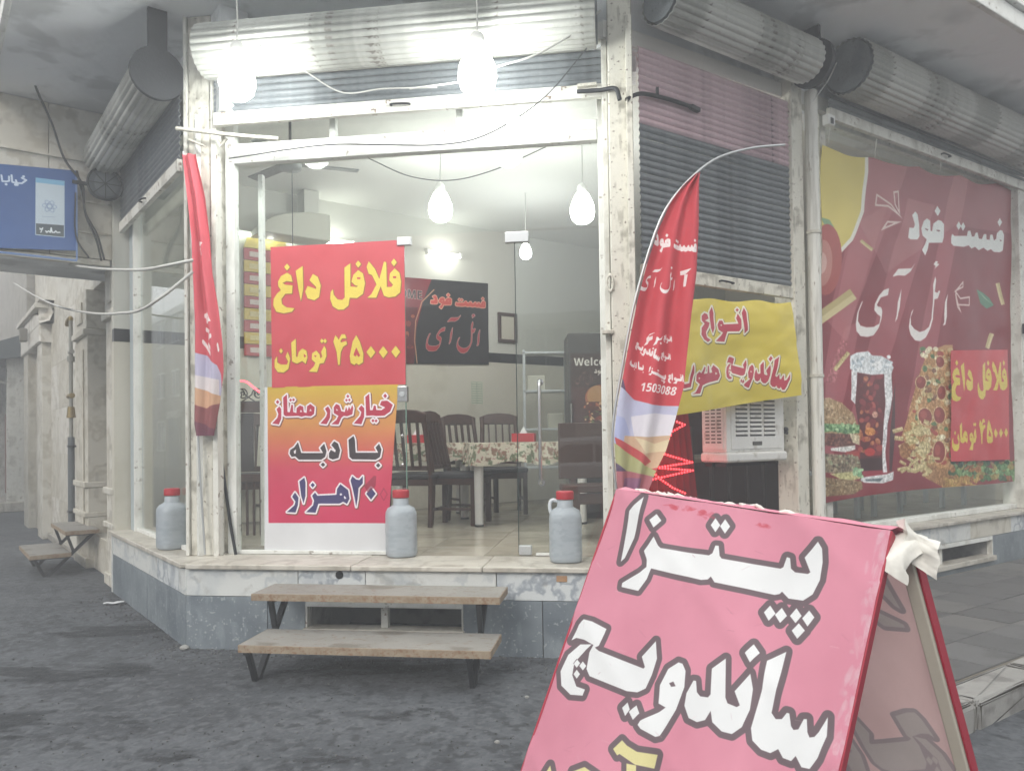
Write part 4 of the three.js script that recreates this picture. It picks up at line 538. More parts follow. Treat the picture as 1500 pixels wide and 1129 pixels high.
  poly(g, map, [1206, 664, 1260, 668, 1264, 682, 1262, 696, 1206, 692], '#8a7a62'); for (let i = 0; i < 80; i++) ell(g, map, 1208 + R(0, 54), 666 + R(0, 26), R(1, 3), R(1, 2.4), ['#6a5a48', '#a79878', '#594a3c', '#98a07c'][i % 4]); poly(g, map, [1214, 694, 1258, 690, 1266, 700, 1240, 706], '#c6bf86'); for (let i = 0; i < 12; i++) ell(g, map, 1254 + R(0, 12), 684 + R(0, 14), 3, 2.5, ['#7fae7f', '#a7c99c'][i % 2]);
  poly(g, map, [1200, 698, 1265, 705, 1266, 716, 1252, 724, 1200, 728], '#8d7350'); for (let i = 0; i < 80; i++) ell(g, map, 1204 + R(0, 60), 702 + R(0, 22), R(0.8, 1.8), R(0.6, 1.2), ['#c3b28c', '#6f5a40', '#a58b62'][i % 3]);
  // pizza slice and fries
  poly(g, map, [1350, 540, 1362, 515, 1385, 505, 1396, 505, 1396, 715, 1370, 700, 1340, 668, 1320, 640, 1328, 618], '#b98a56'); for (let i = 0; i < 150; i++) { const x = 1336 + R(0, 60), y = 508 + R(0, 170); if (x > 1390 - (y - 480) * 0.42 || x > 1350) ell(g, map, x, y, R(2, 5), R(2, 5), ['#d5c79a', '#c3ad78', '#e3d9b8', '#8a5a3c', '#5f7d4e', '#a8433a', '#cdbb8c'][i % 7], R(0, 3)); }
  for (const [x, y, rx, ry] of [[1355, 610, 10, 12], [1376, 608, 8, 12], [1375, 662, 8, 16], [1350, 560, 7, 9], [1380, 575, 6, 10], [1378, 530, 6, 8]]) { ell(g, map, x, y, rx + 1.5, ry + 1.5, '#d2b98a'); ell(g, map, x, y, rx, ry, '#8e332c'); ell(g, map, x - 2, y - 3, rx * 0.5, ry * 0.5, '#a54b40'); }
  poly(g, map, [1340, 675, 1396, 690, 1398, 708, 1378, 712, 1356, 700], '#a07345');
  for (let i = 0; i < 60; i++) { const x = 1322 + R(0, 40), y = 615 + R(0, 78); fry(x, y, x + R(-16, 16), y + R(-10, 10), R(2, 3.5)); } ell(g, map, 1325, 660, 8, 12, '#9c6a3c');
  // salad along the bottom right
  for (let i = 0; i < 130; i++) ell(g, map, 1392 + R(0, 95), 676 + R(0, 26), R(3, 7), R(2, 5), ['#3f6b3c', '#5b8450', '#7ea06a', '#9a8a4e', '#a06a3c', '#2f5433'][i % 6], R(0, 3)); for (let i = 0; i < 50; i++) ell(g, map, 1380 + R(0, 60), 698 + R(0, 16), R(3, 6), R(2, 4), ['#a57b3e', '#8f5f30', '#b79650'][i % 3], R(0, 3));
  soften(g, w, h, 2);
  // grain of the printed food photographs
  { const im = g.getImageData(0, 0, w, h), d = im.data, y0 = map(1300, 505)[1]; for (let j = Math.floor(y0); j < h; j++) for (let i = 0; i < w; i++) { const o = (j * w + i) * 4, red = d[o] > d[o + 1] * 2.0; if (red) continue; const n = (fbm(i / 160, j / 160, 24, 477, 4) - 0.5) * 120; for (let c = 0; c < 3; c++) d[o + c] = clamp(d[o + c] + n, 0, 255); } g.putImageData(im, 0, 0); }
}, { z: (s, t) => wrinkle(0.03, 471, 6)(s, t) + 0.02 * Math.sin(s * 22) * Math.max(0, t - 0.62) + 0.012 * Math.sin(s * 16 + 2) * Math.max(0, 0.2 - t), rough: 0.42, wear: 0.12, nx: 60, ny: 50, rag: (s, t) => [0, t > 0.99 ? -0.012 * Math.abs(Math.sin(s * 14)) : t < 0.01 ? 0.006 * Math.sin(s * 5) : 0] });
signThing('food_banner', 'large maroon vinyl banner printed with burger, cola glass and pizza, covering the front window', 'banner', 'vinyl', bannerSign);
{
  const q = [[1394, 513], [1477, 512], [1480, 673], [1394, 676]];
  signThing('price_poster', 'small red poster with yellow lettering over the pizza of the large banner', 'poster', 'paper', signOn(FR, -0.09, q, 420, (g, map, w, h) => {
    g.fillStyle = '#c22a34'; g.fillRect(0, 0, w, h); write(g, words.felafel, (x, y) => [(x - 396) / 197 * w, (y - 358) / 208 * h], '#d6bf3e', [], 3, '#c22a34');
  }, { z: wrinkle(0.012, 481), rough: 0.3, wear: 0.06 }));
}

// ---------- feather flags ----------
function flag(F, px, label, draw, pole, foldAmp, folds, w0 = 0) {
  const L = px.l.map(([x, y]) => F.px(x, y, w0)), Rr = px.r.map(([x, y]) => F.px(x, y, w0)), y1 = Math.max(L[0][1], Rr[0][1]), y0 = Math.min(L[L.length - 1][1], Rr[Rr.length - 1][1]);
  const at = (a, y) => { if (y >= a[0][1]) return a[0][0]; for (let i = 0; i + 1 < a.length; i++) if (y <= a[i][1] && y >= a[i + 1][1]) return lerp(a[i][0], a[i + 1][0], (a[i][1] - y) / (a[i][1] - a[i + 1][1])); return a[a.length - 1][0]; };
  const H = y1 - y0, us = [...L, ...Rr].map((p) => p[0]), ub = Math.min(...us), [cv, g] = canvas(512, 1400);
  const map = (x, y) => { const [u, v] = F.px(x, y, w0), a = at(L, v), b = at(Rr, v); return [(u - a) / Math.max(0.02, b - a) * 512, (1 - (v - y0) / H) * 1400]; };
  draw(g, map); speckle(g, 512, 1400, 0.1);
  const geo = sheet(1, 1, 30, 70, (s, t) => foldAmp * Math.sin(s * folds * Math.PI + t * 3) * (0.25 + 0.75 * (1 - Math.abs(t - 0.45))) + 0.012 * (fbm(s * 0.8, t * 0.9, 9, 491, 3) - 0.5), 0.0012, (s, t) => { const y = y0 + t * H, a = at(L, y), b = at(Rr, y); return [lerp(a, b, s) - ub, t * H]; });
  const t = thing('feather_flag', label, 'flag', F.at(ub, y0, w0), F.turn); part('cloth', geo, print(cv, 0.75), t);
  const pp = pole.map(([x, y, w = 0]) => { const [u, v] = F.px(x, y, w0 + w); return V(u - ub, v - y0, w); }); part('pole', tube(pp, 0.008, 60, 8), M.aluminium, t); return t;
}
const FF = new Frame(V(0, 0, -4.82), 1, 0.0);
const flagRed = '#c4414b';
flag(FF, { l: [[1020, 254], [1000, 272], [982, 298], [965, 335], [948, 385], [933, 440], [921, 500], [911, 555], [903, 600], [899, 640], [902, 680], [905, 722]], r: [[1025, 254], [1024, 330], [1020, 400], [1012, 460], [1005, 520], [1000, 568], [988, 615], [975, 660], [962, 686], [948, 722]] }, 'red teardrop flag with white lettering and food print, bowed pole at the corner pillar', (g, map) => {
  g.fillStyle = flagRed; g.fillRect(0, 0, 512, 1400); const at = (word, x0, y0, x1, y1, sh = 0) => { const b = word.box; write(g, word, (x, y) => { const s = (x - b[0]) / (b[2] - b[0]); return map(x0 + (x1 - x0) * s, y0 + (y1 - y0) * (y - b[1]) / (b[3] - b[1]) + sh * s); }, '#eadfdd', [], 2, flagRed); };
  at(words.fastfood, 958, 340, 1020, 368, 4); at(words.name, 935, 388, 990, 428, 4); poly(g, map, [998, 396, 1012, 394, 1004, 402, 998, 402], '#eadfdd'); poly(g, map, [1003, 402, 1007, 402, 1004, 420, 1001, 420], '#eadfdd');
  at(words.anva, 972, 489, 986, 501, 2); at(words.burger, 945, 486, 970, 505, 3); at(words.anva, 968, 514, 984, 527, 3); at(words.sandwich, 931, 500, 966, 522, 8); at(words.anva, 980, 545, 1000, 560, 4); at(words.pizza, 950, 536, 977, 556, 6); at(words.bucket, 922, 524, 944, 540, 6);
  // printed food picture on the lower part
  poly(g, map, [880, 560, 912, 556, 922, 600, 945, 640, 940, 760, 880, 760], '#5a4660'); poly(g, map, [908, 566, 930, 585, 955, 593, 1010, 596, 1000, 640, 960, 665, 925, 640, 902, 615], '#b9b9cf'); poly(g, map, [890, 605, 915, 612, 930, 650, 900, 650], '#a9aed0'); poly(g, map, [925, 610, 960, 605, 1005, 610, 1000, 645, 955, 650, 930, 640], '#d9d4da'); poly(g, map, [915, 638, 950, 640, 1000, 636, 985, 680, 940, 690, 912, 665], '#c9a98c'); poly(g, map, [930, 640, 960, 650, 990, 640, 980, 660, 945, 664], '#d8c6a4'); poly(g, map, [900, 640, 920, 650, 955, 676, 940, 686, 905, 665], '#b84a4c'); poly(g, map, [896, 646, 915, 660, 945, 682, 962, 690, 990, 670, 970, 700, 930, 700, 898, 675], '#a9a878'); poly(g, map, [880, 690, 920, 690, 965, 700, 960, 760, 880, 760], '#a9646c'); poly(g, map, [915, 700, 940, 700, 935, 730, 910, 730], '#8a5a78');
  { const p = map(938, 572), q = map(988, 584); g.save(); g.translate(p[0], p[1]); g.rotate(0.08); g.fillStyle = '#eadfdd'; g.font = 'bold 50px sans-serif'; g.scale((q[0] - p[0]) / g.measureText('1503088').width, 1); g.fillText('1503088', 0, 0); g.restore(); }
}, [[906, 735, -0.02], [900, 690, -0.02], [897, 640, -0.02], [901, 598, -0.02], [909, 553, -0.02], [931, 438, -0.02], [963, 333, -0.02], [982, 296, -0.02], [1015, 258, -0.02], [1050, 232, -0.05], [1100, 217, -0.1], [1150, 212, -0.14]], 0.035, 4.2);
const FF2 = new Frame(V(0, 0, -5.72), 1, 0.1);
flag(FF2, { l: [[267, 226], [275, 290], [282, 350], [286, 420], [288, 480], [286, 560], [284, 620], [287, 638]], r: [[287, 226], [300, 290], [306, 350], [309, 400], [317, 450], [323, 500], [325, 545], [320, 590], [312, 638]] }, 'narrow furled red flag with food print hanging at the left corner post', (g, map) => {
  g.fillStyle = '#c9545f'; g.fillRect(0, 0, 512, 1400); g.strokeStyle = '#eadfdd'; g.lineCap = 'round';
  for (const a of [[290, 356, 295, 358, 292, 364, 296, 372], [297, 462, 304, 459, 308, 468, 300, 470], [299, 464, 305, 472], [299, 482, 307, 486, 305, 494, 311, 492], [296, 500, 303, 512, 309, 518], [303, 504, 309, 510], [318, 505, 319, 512]]) { g.lineWidth = 22; g.beginPath(); for (let i = 0; i < a.length; i += 2) { const p = map(a[i], a[i + 1]); i ? g.lineTo(...p) : g.moveTo(...p); } g.stroke(); }
  poly(g, map, [280, 515, 300, 520, 318, 535, 322, 548, 318, 640, 280, 640], '#b9b4cb'); poly(g, map, [280, 548, 320, 556, 318, 600, 280, 590], '#d8cfcf'); poly(g, map, [280, 565, 322, 580, 318, 620, 280, 620], '#c99f80'); poly(g, map, [280, 590, 300, 598, 322, 590, 318, 645, 280, 645], '#8c5152'); poly(g, map, [282, 615, 300, 622, 316, 630, 312, 645, 280, 645], '#6e3c4c');
}, [[268, 222, -0.03], [276, 290, -0.03], [284, 420, -0.03], [290, 640, -0.03], [300, 812, -0.03]], 0.03, 3.2);

// ---------- A-frame pavement sign ----------
{
  const TR = V(0.93138, 1.25164, -1.93901), e = V(-0.75536, 0.09207, -0.6488).normalize(), dn = V(-0.36358, -0.88259, 0.29806).normalize(), Wd = 0.8, LL = 1.4;
  const n = e.clone().cross(dn).normalize(); if (n.z < 0) n.negate();   // outward face of the front leaf
  const rx = e.clone().negate(), up = dn.clone().negate(), TL = TR.clone().addScaledVector(e, Wd), base = TR.clone().addScaledVector(e, Wd / 2).addScaledVector(dn, LL); base.y = 0;
  const t = thing('pavement_sign', 'pink cloth-covered folding A-frame sign with large white outlined lettering', 'sign', base);
  const BL = TL.clone().addScaledVector(dn, LL), leaf = new THREE.Matrix4().makeBasis(rx, up, n).setPosition(BL.clone().sub(base));
  const toUV = (x, y) => { const r = ray(x, y), o = V(0, EYE, 0), k = TR.clone().sub(o).dot(n) / r.dot(n), P = o.addScaledVector(r, k).sub(BL); return [P.dot(rx) / Wd, P.dot(up) / LL]; };
  const [cv, g] = canvas(1150, 2000), map = (x, y) => { const [a, b] = toUV(x, y); return [a * 1150, (1 - b) * 2000]; };
  g.fillStyle = '#d28a9c'; g.fillRect(0, 0, 1150, 2000);
  const k = 1150 * 0.038; for (const [w, c] of [['pizza', '#e2e3e3'], ['sandwich', '#e2e3e3'], ['azar', '#d8cf97']]) write(g, words[w], map, c, [['#6d5e63', k]], 0);
  // pale worn strip along the right edge and stained patches near the top
  for (let i = 0; i < 260; i++) { const x = 1150 - Math.abs(R(-1, 1) * R(0, 60)), y = R(0, 2000); g.fillStyle = 'rgba(214,190,196,' + R(0.05, 0.3) + ')'; g.beginPath(); g.ellipse(x, y, R(2, 12), R(4, 40), R(-0.3, 0.3), 0, 7); g.fill(); }
  for (const [x, y, a, b] of [[1010, 745, 9, 3], [1040, 757, 12, 4], [1030, 752, 6, 2], [985, 742, 8, 3], [1120, 770, 10, 3]]) { for (let i = 0; i < 10; i++) ell(g, map, x + R(-a, a), y + R(-b, b), R(2, 6), R(1, 3), 'rgba(190,78,92,0.35)', R(-0.3, 0.3)); }
  for (let i = 0; i < 90; i++) { const x = R(0, 1150), y = R(0, 1500); g.strokeStyle = 'rgba(' + (i % 2 ? '232,205,208,' : '150,90,104,') + R(0.12, 0.4) + ')'; g.lineWidth = R(0.8, 2.5); g.beginPath(); g.moveTo(x, y); g.lineTo(x + R(-40, 40), y + R(-25, 25)); g.stroke(); }
  soften(g, 1150, 2000, 1); speckle(g, 1150, 2000, 0.1, 5);
  const cloth = sheet(Wd, LL, 70, 100, (s, tt) => 0.004 + 0.016 * (fbm(s * 0.9, tt * 0.9, 5, 501, 4) - 0.5) + 0.006 * Math.max(0, 1 - Math.abs((s * 0.8 + tt * 1.9) % 0.55 - 0.27) * 16) * sstep(0.4, 0.9, fbm(s, tt, 4, 505, 2) * 1.6) + 0.006 * Math.max(0, tt - 0.93) * Math.sin(s * 38) * 4 + 0.003 * Math.sin((s + tt) * 19) * sstep(0.55, 1, tt), 0); const cm = part('cloth_face', cloth, print(cv, 0.6, { transmission: 0.2 }), t); cm.applyMatrix4(leaf);
  const red = plain(0x9f2338, 0.55), tubeM = std({ color: 0xb9b4a6, roughness: 0.6, bumpMap: grainBump, bumpScale: 0.001 });
  const put = (name, geo, m, mat = leaf) => part(name, geo.applyMatrix4(mat), m, t);
  put('side_rail', box(Wd - 0.002, Wd + 0.004, 0, LL, -0.034, 0.003, 0.001), red); put('side_rail', box(-0.004, 0.002, 0, LL, -0.034, 0.003, 0.001), red);
  for (const x of [0.004, Wd - 0.034]) put('frame_tube', box(x, x + 0.03, 0, LL - 0.002, -0.034, -0.003, 0.004), tubeM); for (const y of [0.0, LL * 0.5, LL - 0.034]) put('cross_tube', box(0.035, Wd - 0.035, y + 0.001, y + 0.031, -0.033, -0.003, 0.004), tubeM);
  // rear leaf
  const hp = atDepth(1338, 792, 2.0), gp = atHeight(1500, 1400, 0.01), d2 = gp.clone().sub(hp), L2 = d2.length(); d2.normalize(); const u2 = d2.clone().negate(), n2 = e.clone().negate().cross(u2).normalize();
  const rx2 = e.clone().negate(), o2 = gp.clone().addScaledVector(e, Wd), leaf2 = new THREE.Matrix4().makeBasis(rx2, u2, n2).setPosition(o2.clone().sub(base));
  const [cb, gb] = canvas(600, 1000); gb.fillStyle = '#cdaeac'; gb.fillRect(0, 0, 600, 1000); gb.save(); gb.translate(600, 0); gb.scale(-1, 1); const mf = (wd, x0, y0, x1, y1) => write(gb, words[wd], fit(words[wd], x0, y0, x1, y1), '#aaa09d', [['#94888a', 20]], 0); mf('pizza', 60, 60, 540, 300); mf('sandwich', 40, 420, 560, 800); gb.restore(); speckle(gb, 600, 1000, 0.12);
  put('cloth_face', sheet(Wd, L2, 14, 20, (s, tt) => 0.004 * Math.sin(s * 7 + tt * 5) - 0.002, 0), print(cb, 0.75, { transmission: 0.55 }), leaf2);
  for (const x of [0.0, Wd - 0.034]) put('frame_tube', box(x, x + 0.034, 0, L2 - 0.01, 0.006, 0.04, 0.005), tubeM, leaf2); put('side_rail', box(Wd + 0.001, Wd + 0.007, 0, L2 - 0.01, -0.012, 0.03, 0.001), red, leaf2); put('cross_tube', box(0.036, Wd - 0.036, 0.12, 0.16, 0.008, 0.04, 0.004), plain(0x84543a, 0.7), leaf2);
  // pink cloth over the ridge and the knotted white rag at the hinge
  const ridge = [], uvr = [], ir = []; const back = hp.clone().sub(TR).setY(0).addScaledVector(V(0, 1, 0), hp.y - TR.y + 0.004);
  for (let i = 0; i <= 40; i++) for (let j = 0; j <= 6; j++) { const s = i / 40, q = j / 6, P = TR.clone().addScaledVector(e, Wd * s).addScaledVector(back, q).add(V(0, 0.012 * Math.sin(q * Math.PI) + 0.004 + 0.012 * (fbm(s, q * 0.4 + 0.1, 12, 511, 3) - 0.5) * (q > 0 ? 1 : 0), 0)).sub(base); ridge.push(P.x, P.y, P.z); uvr.push(s * 0.8, q * 0.15); }
  for (let i = 0; i < 40; i++) for (let j = 0; j < 6; j++) { const a = i * 7 + j; ir.push(a, a + 7, a + 8, a, a + 8, a + 1); }
  const rg = new THREE.BufferGeometry(); rg.setAttribute('position', new THREE.Float32BufferAttribute(ridge, 3)); rg.setAttribute('uv', new THREE.Float32BufferAttribute(uvr, 2)); rg.setIndex(ir); rg.computeVertexNormals(); part('ridge_cloth', rg, std({ color: 0xd38496, roughness: 0.7, side: THREE.DoubleSide, bumpMap: grainBump, bumpScale: 0.002 }), t);
  // frayed white lining along the ridge
  const fr = []; for (let i = 0; i < 30; i++) { const s = R(0.28, 0.99), l = R(0.03, 0.12); const a = TR.clone().addScaledVector(e, Wd * s), b = a.clone().addScaledVector(e, l * 0.6); fr.push(tube([a, a.clone().lerp(b, 0.5).add(V(0, R(0.004, 0.014), 0)), b].map((p) => p.add(V(0, 0.006, 0)).addScaledVector(back, R(0.2, 0.8)).sub(base)), R(0.003, 0.007), 6, 5)); }
  part('lining', fr, plain(0xdcd3cc, 0.9), t);
  const rag = std({ color: 0xd8d5cd, roughness: 0.9, side: THREE.DoubleSide, bumpMap: grainBump, bumpScale: 0.003 });
  const at = (x, y, D) => atDepth(x, y, D).sub(base);
  const ribbon = (pts, wide, sd) => { const c = new THREE.CatmullRomCurve3(pts), pos = [], ix = [], na = 30, nb = 8, side = e.clone().multiplyScalar(0.75).add(V(0.35, 0.1, 0.35)).normalize(); for (let a = 0; a <= na; a++) { const P = c.getPointAt(a / na), T = c.getTangentAt(a / na), N = T.clone().cross(side).normalize(); for (let b = 0; b <= nb; b++) { const f = b / nb - 0.5, q = P.clone().addScaledVector(side, f * wide * (0.7 + 0.6 * fbm(a / na, 0.3, 5, sd, 2))).addScaledVector(N, 0.022 * (fbm(a / na * 0.9, b / nb * 0.9, 6, sd + 2, 3) - 0.5) - 0.02 * f * f * 4); pos.push(q.x, q.y, q.z); } } for (let a = 0; a < na; a++) for (let b = 0; b < nb; b++) { const o = a * (nb + 1) + b; ix.push(o, o + 1, o + nb + 2, o, o + nb + 2, o + nb + 1); } const q = new THREE.BufferGeometry(); q.setAttribute('position', new THREE.Float32BufferAttribute(pos, 3)); q.setIndex(ix); q.computeVertexNormals(); return metres(q.toNonIndexed()); };
  part('rag', ribbon([at(1305, 842, 1.9), at(1310, 822, 1.9), at(1322, 804, 1.92), at(1338, 790, 1.95), at(1350, 784, 1.99), at(1358, 792, 2.03)], 0.075, 521), rag, t);
  part('rag', ribbon([at(1334, 786, 1.97), at(1346, 783, 1.95), at(1352, 798, 1.94), at(1350, 816, 1.94), at(1346, 832, 1.94)], 0.085, 527), rag, t);
}

// ---------- jugs on the sill ----------
{
  const body = (() => { const g = lathe([[0, 0], [0.105, 0], [0.118, 0.012], [0.121, 0.05], [0.119, 0.17], [0.122, 0.19], [0.119, 0.21], [0.12, 0.3], [0.116, 0.33], [0.1, 0.358], [0.068, 0.375], [0.058, 0.385], [0.056, 0.44], [0, 0.44]], 32); const p = g.attributes.position; for (let i = 0; i < p.count; i++) { const x = p.getX(i), z = p.getZ(i), r = Math.hypot(x, z), a = Math.atan2(z, x), k = p.getY(i) < 0.34 ? 1 + 0.05 * Math.cos(4 * a) * -1 : 1; p.setX(i, x * k); p.setZ(i, z * k); void r; } g.computeVertexNormals(); return metres(g, 1); })();
  const cap = (() => { const g = lathe([[0, 0.435], [0.062, 0.435], [0.064, 0.44], [0.064, 0.485], [0.058, 0.493], [0, 0.493]], 30); const p = g.attributes.position; for (let i = 0; i < p.count; i++) { const a = Math.atan2(p.getZ(i), p.getX(i)), k = 1 + 0.02 * Math.cos(30 * a); p.setX(i, p.getX(i) * k); p.setZ(i, p.getZ(i) * k); } g.computeVertexNormals(); return g; })();
  const handle = tube([V(0.055, 0.425, 0), V(0.09, 0.43, 0), V(0.105, 0.41, 0), V(0.105, 0.36, 0), V(0.095, 0.33, 0)], 0.013, 24, 8);
  const spots = [[252, 807, 'grey plastic jug with red cap on the sill at the furled flag post', 2.4], [588, 818, 'grey plastic jug with red cap on the sill against the lower poster', 1.9], [829, 826, 'grey plastic jug with red cap and white handle on the sill by the pillar', 3.14]];
  for (const [x, y, label, a] of spots) { const t = thing('plastic_jug', label, 'jug', atHeight(x, y - 4, HS + 0.001), a, 'jugs standing on the sill'); part('body', body, M.jug, t); part('cap', cap, M.redCap, t); part('handle', handle, plain(0xc9cfd3, 0.55), t); }
}
// ---------- bench-like steps ----------
{
  const t = onFrame('entrance_steps', 'two worn boards on black iron legs, steps below the shop entrance', 'steps', FC, FC.rel(atHeight(555, 900, 0.3))[0], 0, 0, 'iron-legged wooden steps');
  const uc = FC.rel(t.position)[0], rel = (x, y, h) => { const q = FC.rel(atHeight(x, y, h)); return [q[0] - uc, q[2]]; };
  const tread = (name, y, c) => { const x0 = Math.min(c[0][0], c[3][0]), x1 = Math.max(c[1][0], c[2][0]), z0 = (c[0][1] + c[1][1]) / 2, z1 = (c[2][1] + c[3][1]) / 2; const m = part(name, box(x0 + 0.004, x1 - 0.004, y - 0.012, y, z0 + 0.003, z1 - 0.004, 0.003), M.board, t); part('edge_band', [box(x0, x1, y - 0.047, y - 0.002, z1 - 0.006, z1 + 0.002, 0.002), box(x0, x1, y - 0.047, y - 0.002, z0, z0 + 0.006, 0.002), box(x0 - 0.001, x0 + 0.006, y - 0.047, y - 0.002, z0 + 0.006, z1 - 0.006, 0.002), box(x1 - 0.006, x1 + 0.001, y - 0.047, y - 0.002, z0 + 0.006, z1 - 0.006, 0.002), box(x0 + 0.006, x1 - 0.006, y - 0.044, y - 0.013, z0 + 0.006, z1 - 0.006)], M.boardEdge, m); return { x0, x1, z0, z1 }; };
  const hU = 0.5, hL = 0.26;
  const a = tread('tread', hU, [rel(404, 853.5, hU), rel(743, 860, hU), rel(725, 876, hU), rel(384, 868, hU)]), b = tread('tread', hL, [rel(394.5, 919, hL), rel(733.6, 929.6, hL), rel(709.6, 954, hL), rel(352.4, 944, hL)]);
  for (const x of [0.12, a.x1 - a.x0 - 0.14]) {
    const f = new THREE.Group(); f.name = 'leg_frame'; t.add(f); const X = a.x0 + x, zb = (b.z0 + b.z1) / 2 + 0.02;
    part('leg', bar(V(X, 0.0, zb), V(X, hU - 0.05, a.z0 + 0.05), 0.034, 0.034), M.darkMetal, f); part('leg', bar(V(X, 0.0, zb + 0.03), V(X, hL - 0.05, b.z1 - 0.05), 0.03, 0.03), M.darkMetal, f); part('leg', bar(V(X, hL - 0.02, a.z1 - 0.1), V(X, hU - 0.05, a.z1 - 0.03), 0.03, 0.03), M.darkMetal, f);
    part('bearer', bar(V(X, hU - 0.058, a.z0 + 0.02), V(X, hU - 0.058, a.z1 - 0.02), 0.03, 0.018), M.darkMetal, f); part('bearer', bar(V(X, hL - 0.058, b.z0 + 0.02), V(X, hL - 0.058, b.z1 - 0.02), 0.03, 0.018), M.darkMetal, f);
  }
  // the same kind of steps at the neighbour's door
  const c = t.clone(); c.name = numbered('entrance_steps'); scene.add(c); c.userData = { ...t.userData, label: 'weathered grey boards on black iron legs, steps at the neighbouring stone house door' };
  const P = atHeight(72, 846, 0), q = FL.rel(P); c.position.copy(FL.at(q[0] - 0.62, 0, q[2] - 0.62)); c.rotation.y = FL.turn; c.scale.set(0.72, 1, 1);
}
// ---------- evaporative cooler ----------
{
  const w1 = -0.12, l = FR.px(1068, 640, w1), r = FR.px(1153, 640, w1), top = FR.px(1110, 560, w1)[1], bot = FR.px(1110, 676, w1)[1], W = r[0] - l[0], H = top - bot, D = 0.27;
  const t = onFrame('window_cooler', 'white slatted evaporative cooler in the opening under the yellow banner', 'air cooler', FR, l[0], bot, w1); const wp = std({ roughness: 0.5, map: noiseTex(256, 0.8, (x, y) => mix(mix(hex(0xd2d1cc), hex(0xdad9d5), fbm(x, y, 5, 531, 4)), hex(0x9b9488), sstep(0.56, 0.75, fbm(x, y, 8, 535, 5)) * 0.5)) });
  part('cabinet', box(0, W, 0.075, H, -D, -0.022, 0.012), wp, t); part('base_tray', box(-0.015, W + 0.012, 0, 0.078, -D - 0.01, 0.0, 0.022), wp, t);
  const front = part('front_panel', [box(0.05, W - 0.04, 0.1, H - 0.02, -0.024, -0.016, 0.003)], wp, t); const dk = plain(0x5e5f5e, 0.8);
  for (let cI = 0; cI < 3; cI++) for (let i = 0; i < 13; i++) { const x = 0.1 + cI * (W - 0.2) / 3, x1 = x + (W - 0.2) / 3 - 0.03, y = 0.2 + i * 0.034; if (y > H - 0.04) continue; part('slot', box(x, x1, y, y + 0.014, -0.017, -0.0145), dk, front); part('louvre', box(x, x1, y + 0.014, y + 0.03, -0.016, -0.006, 0.002), wp, front); }
  part('brand_plate', box(W * 0.42, W * 0.58, 0.13, 0.16, -0.0165, -0.012, 0.003), plain(0x55534f, 0.4), t); part('badge', box(W * 0.4, W * 0.6, H - 0.16, H - 0.13, -0.0165, -0.012, 0.003), plain(0xb3b2ad, 0.4), t);
  const side = part('side_panel', box(-0.006, 0.002, 0.1, H - 0.02, -D + 0.03, -0.05, 0.002), wp, t);
  for (let cI = 0; cI < 3; cI++) for (let i = 0; i < 16; i++) { const z = -D + 0.045 + cI * 0.058, y = 0.15 + i * 0.028; if (y > H - 0.04) continue; part('slot', box(-0.008, -0.0055, y, y + 0.012, z, z + 0.04), dk, side); }
  part('drain_tap', [rod(V(W + 0.0, 0.24, -0.05), V(W + 0.05, 0.22, -0.03), 0.014), new THREE.SphereGeometry(0.022, 8, 6).translate(W + 0.03, 0.25, -0.03)], M.dark, t);
  part('bracket', [bar(V(0.05, -0.02, -D), V(0.05, -0.02, -0.06), 0.03, 0.03), bar(V(W - 0.05, -0.02, -D), V(W - 0.05, -0.02, -0.06), 0.03, 0.03), box(0, W, -0.035, -0.005, -0.2, -0.17)], M.darkMetal, t);
}
// ---------- lamps ----------
const bulbM = std({ color: 0xffffff, emissive: 0xfbfff8, emissiveIntensity: 14, roughness: 0.4 });
function bulb(label, P, drop, power, s = 1, cordTo) {
  const t = thing('light_bulb', label, 'light bulb', P);
  part('globe', lathe([[0, -0.12], [0.04, -0.115], [0.068, -0.09], [0.078, -0.05], [0.075, -0.01], [0.055, 0.04], [0.04, 0.07], [0, 0.07]].map(([r, y]) => [r * s, y * s]), 24), bulbM, t);
  part('socket', lathe([[0.03, 0.065], [0.032, 0.11], [0.022, 0.13], [0.006, 0.135]].map(([r, y]) => [r * s, y * s]), 16), M.whitePlastic, t);
  part('cord', tube(cordTo ? [V(0, 0.13 * s, 0), ...cordTo] : [V(0, 0.13 * s, 0), V(0.005, 0.13 * s + drop * 0.5, 0), V(0, 0.13 * s + drop, 0)], 0.006, 16, 5), M.cableWhite, t);
  const l = new THREE.PointLight(0xfafcff, power, 0, 2); l.position.set(0, -0.03 * s, 0); l.castShadow = true; l.shadow.radius = 3.2; t.add(l); return t;
}
bulb('glowing white bulb hanging before the shutter by the left corner post', FC.at(FC.px(347, 100, 0.2)[0], FC.px(347, 106, 0.2)[1], 0.2), 0.3, 0.7, 1.6);
bulb('glowing white bulb hanging before the shutter above the clear glass door', FC.at(FC.px(699, 92, 0.2)[0], FC.px(699, 96, 0.2)[1], 0.2), 0.3, 0.7, 1.65);
bulb('glowing bulb inside, hanging left of the ceiling beam', atDepth(645, 298, 7.6), 0.5, 0.42, 1.5);
bulb('glowing bulb inside, hanging by the pillar behind the clear door', atDepth(853, 300, 7.4), 0.5, 0.42, 1.5);
bulb('small glowing bulb inside behind the transom light', atDepth(753, 178, 6.6), 0.15, 0.4, 0.8);
bulb('small glowing bulb inside hanging over the dining table', atDepth(770, 366, 9.0), 0.9, 0.8, 0.9);
const tubeMat = std({ color: 0xffffff, emissive: 0xf6ffef, emissiveIntensity: 4, roughness: 0.5 });
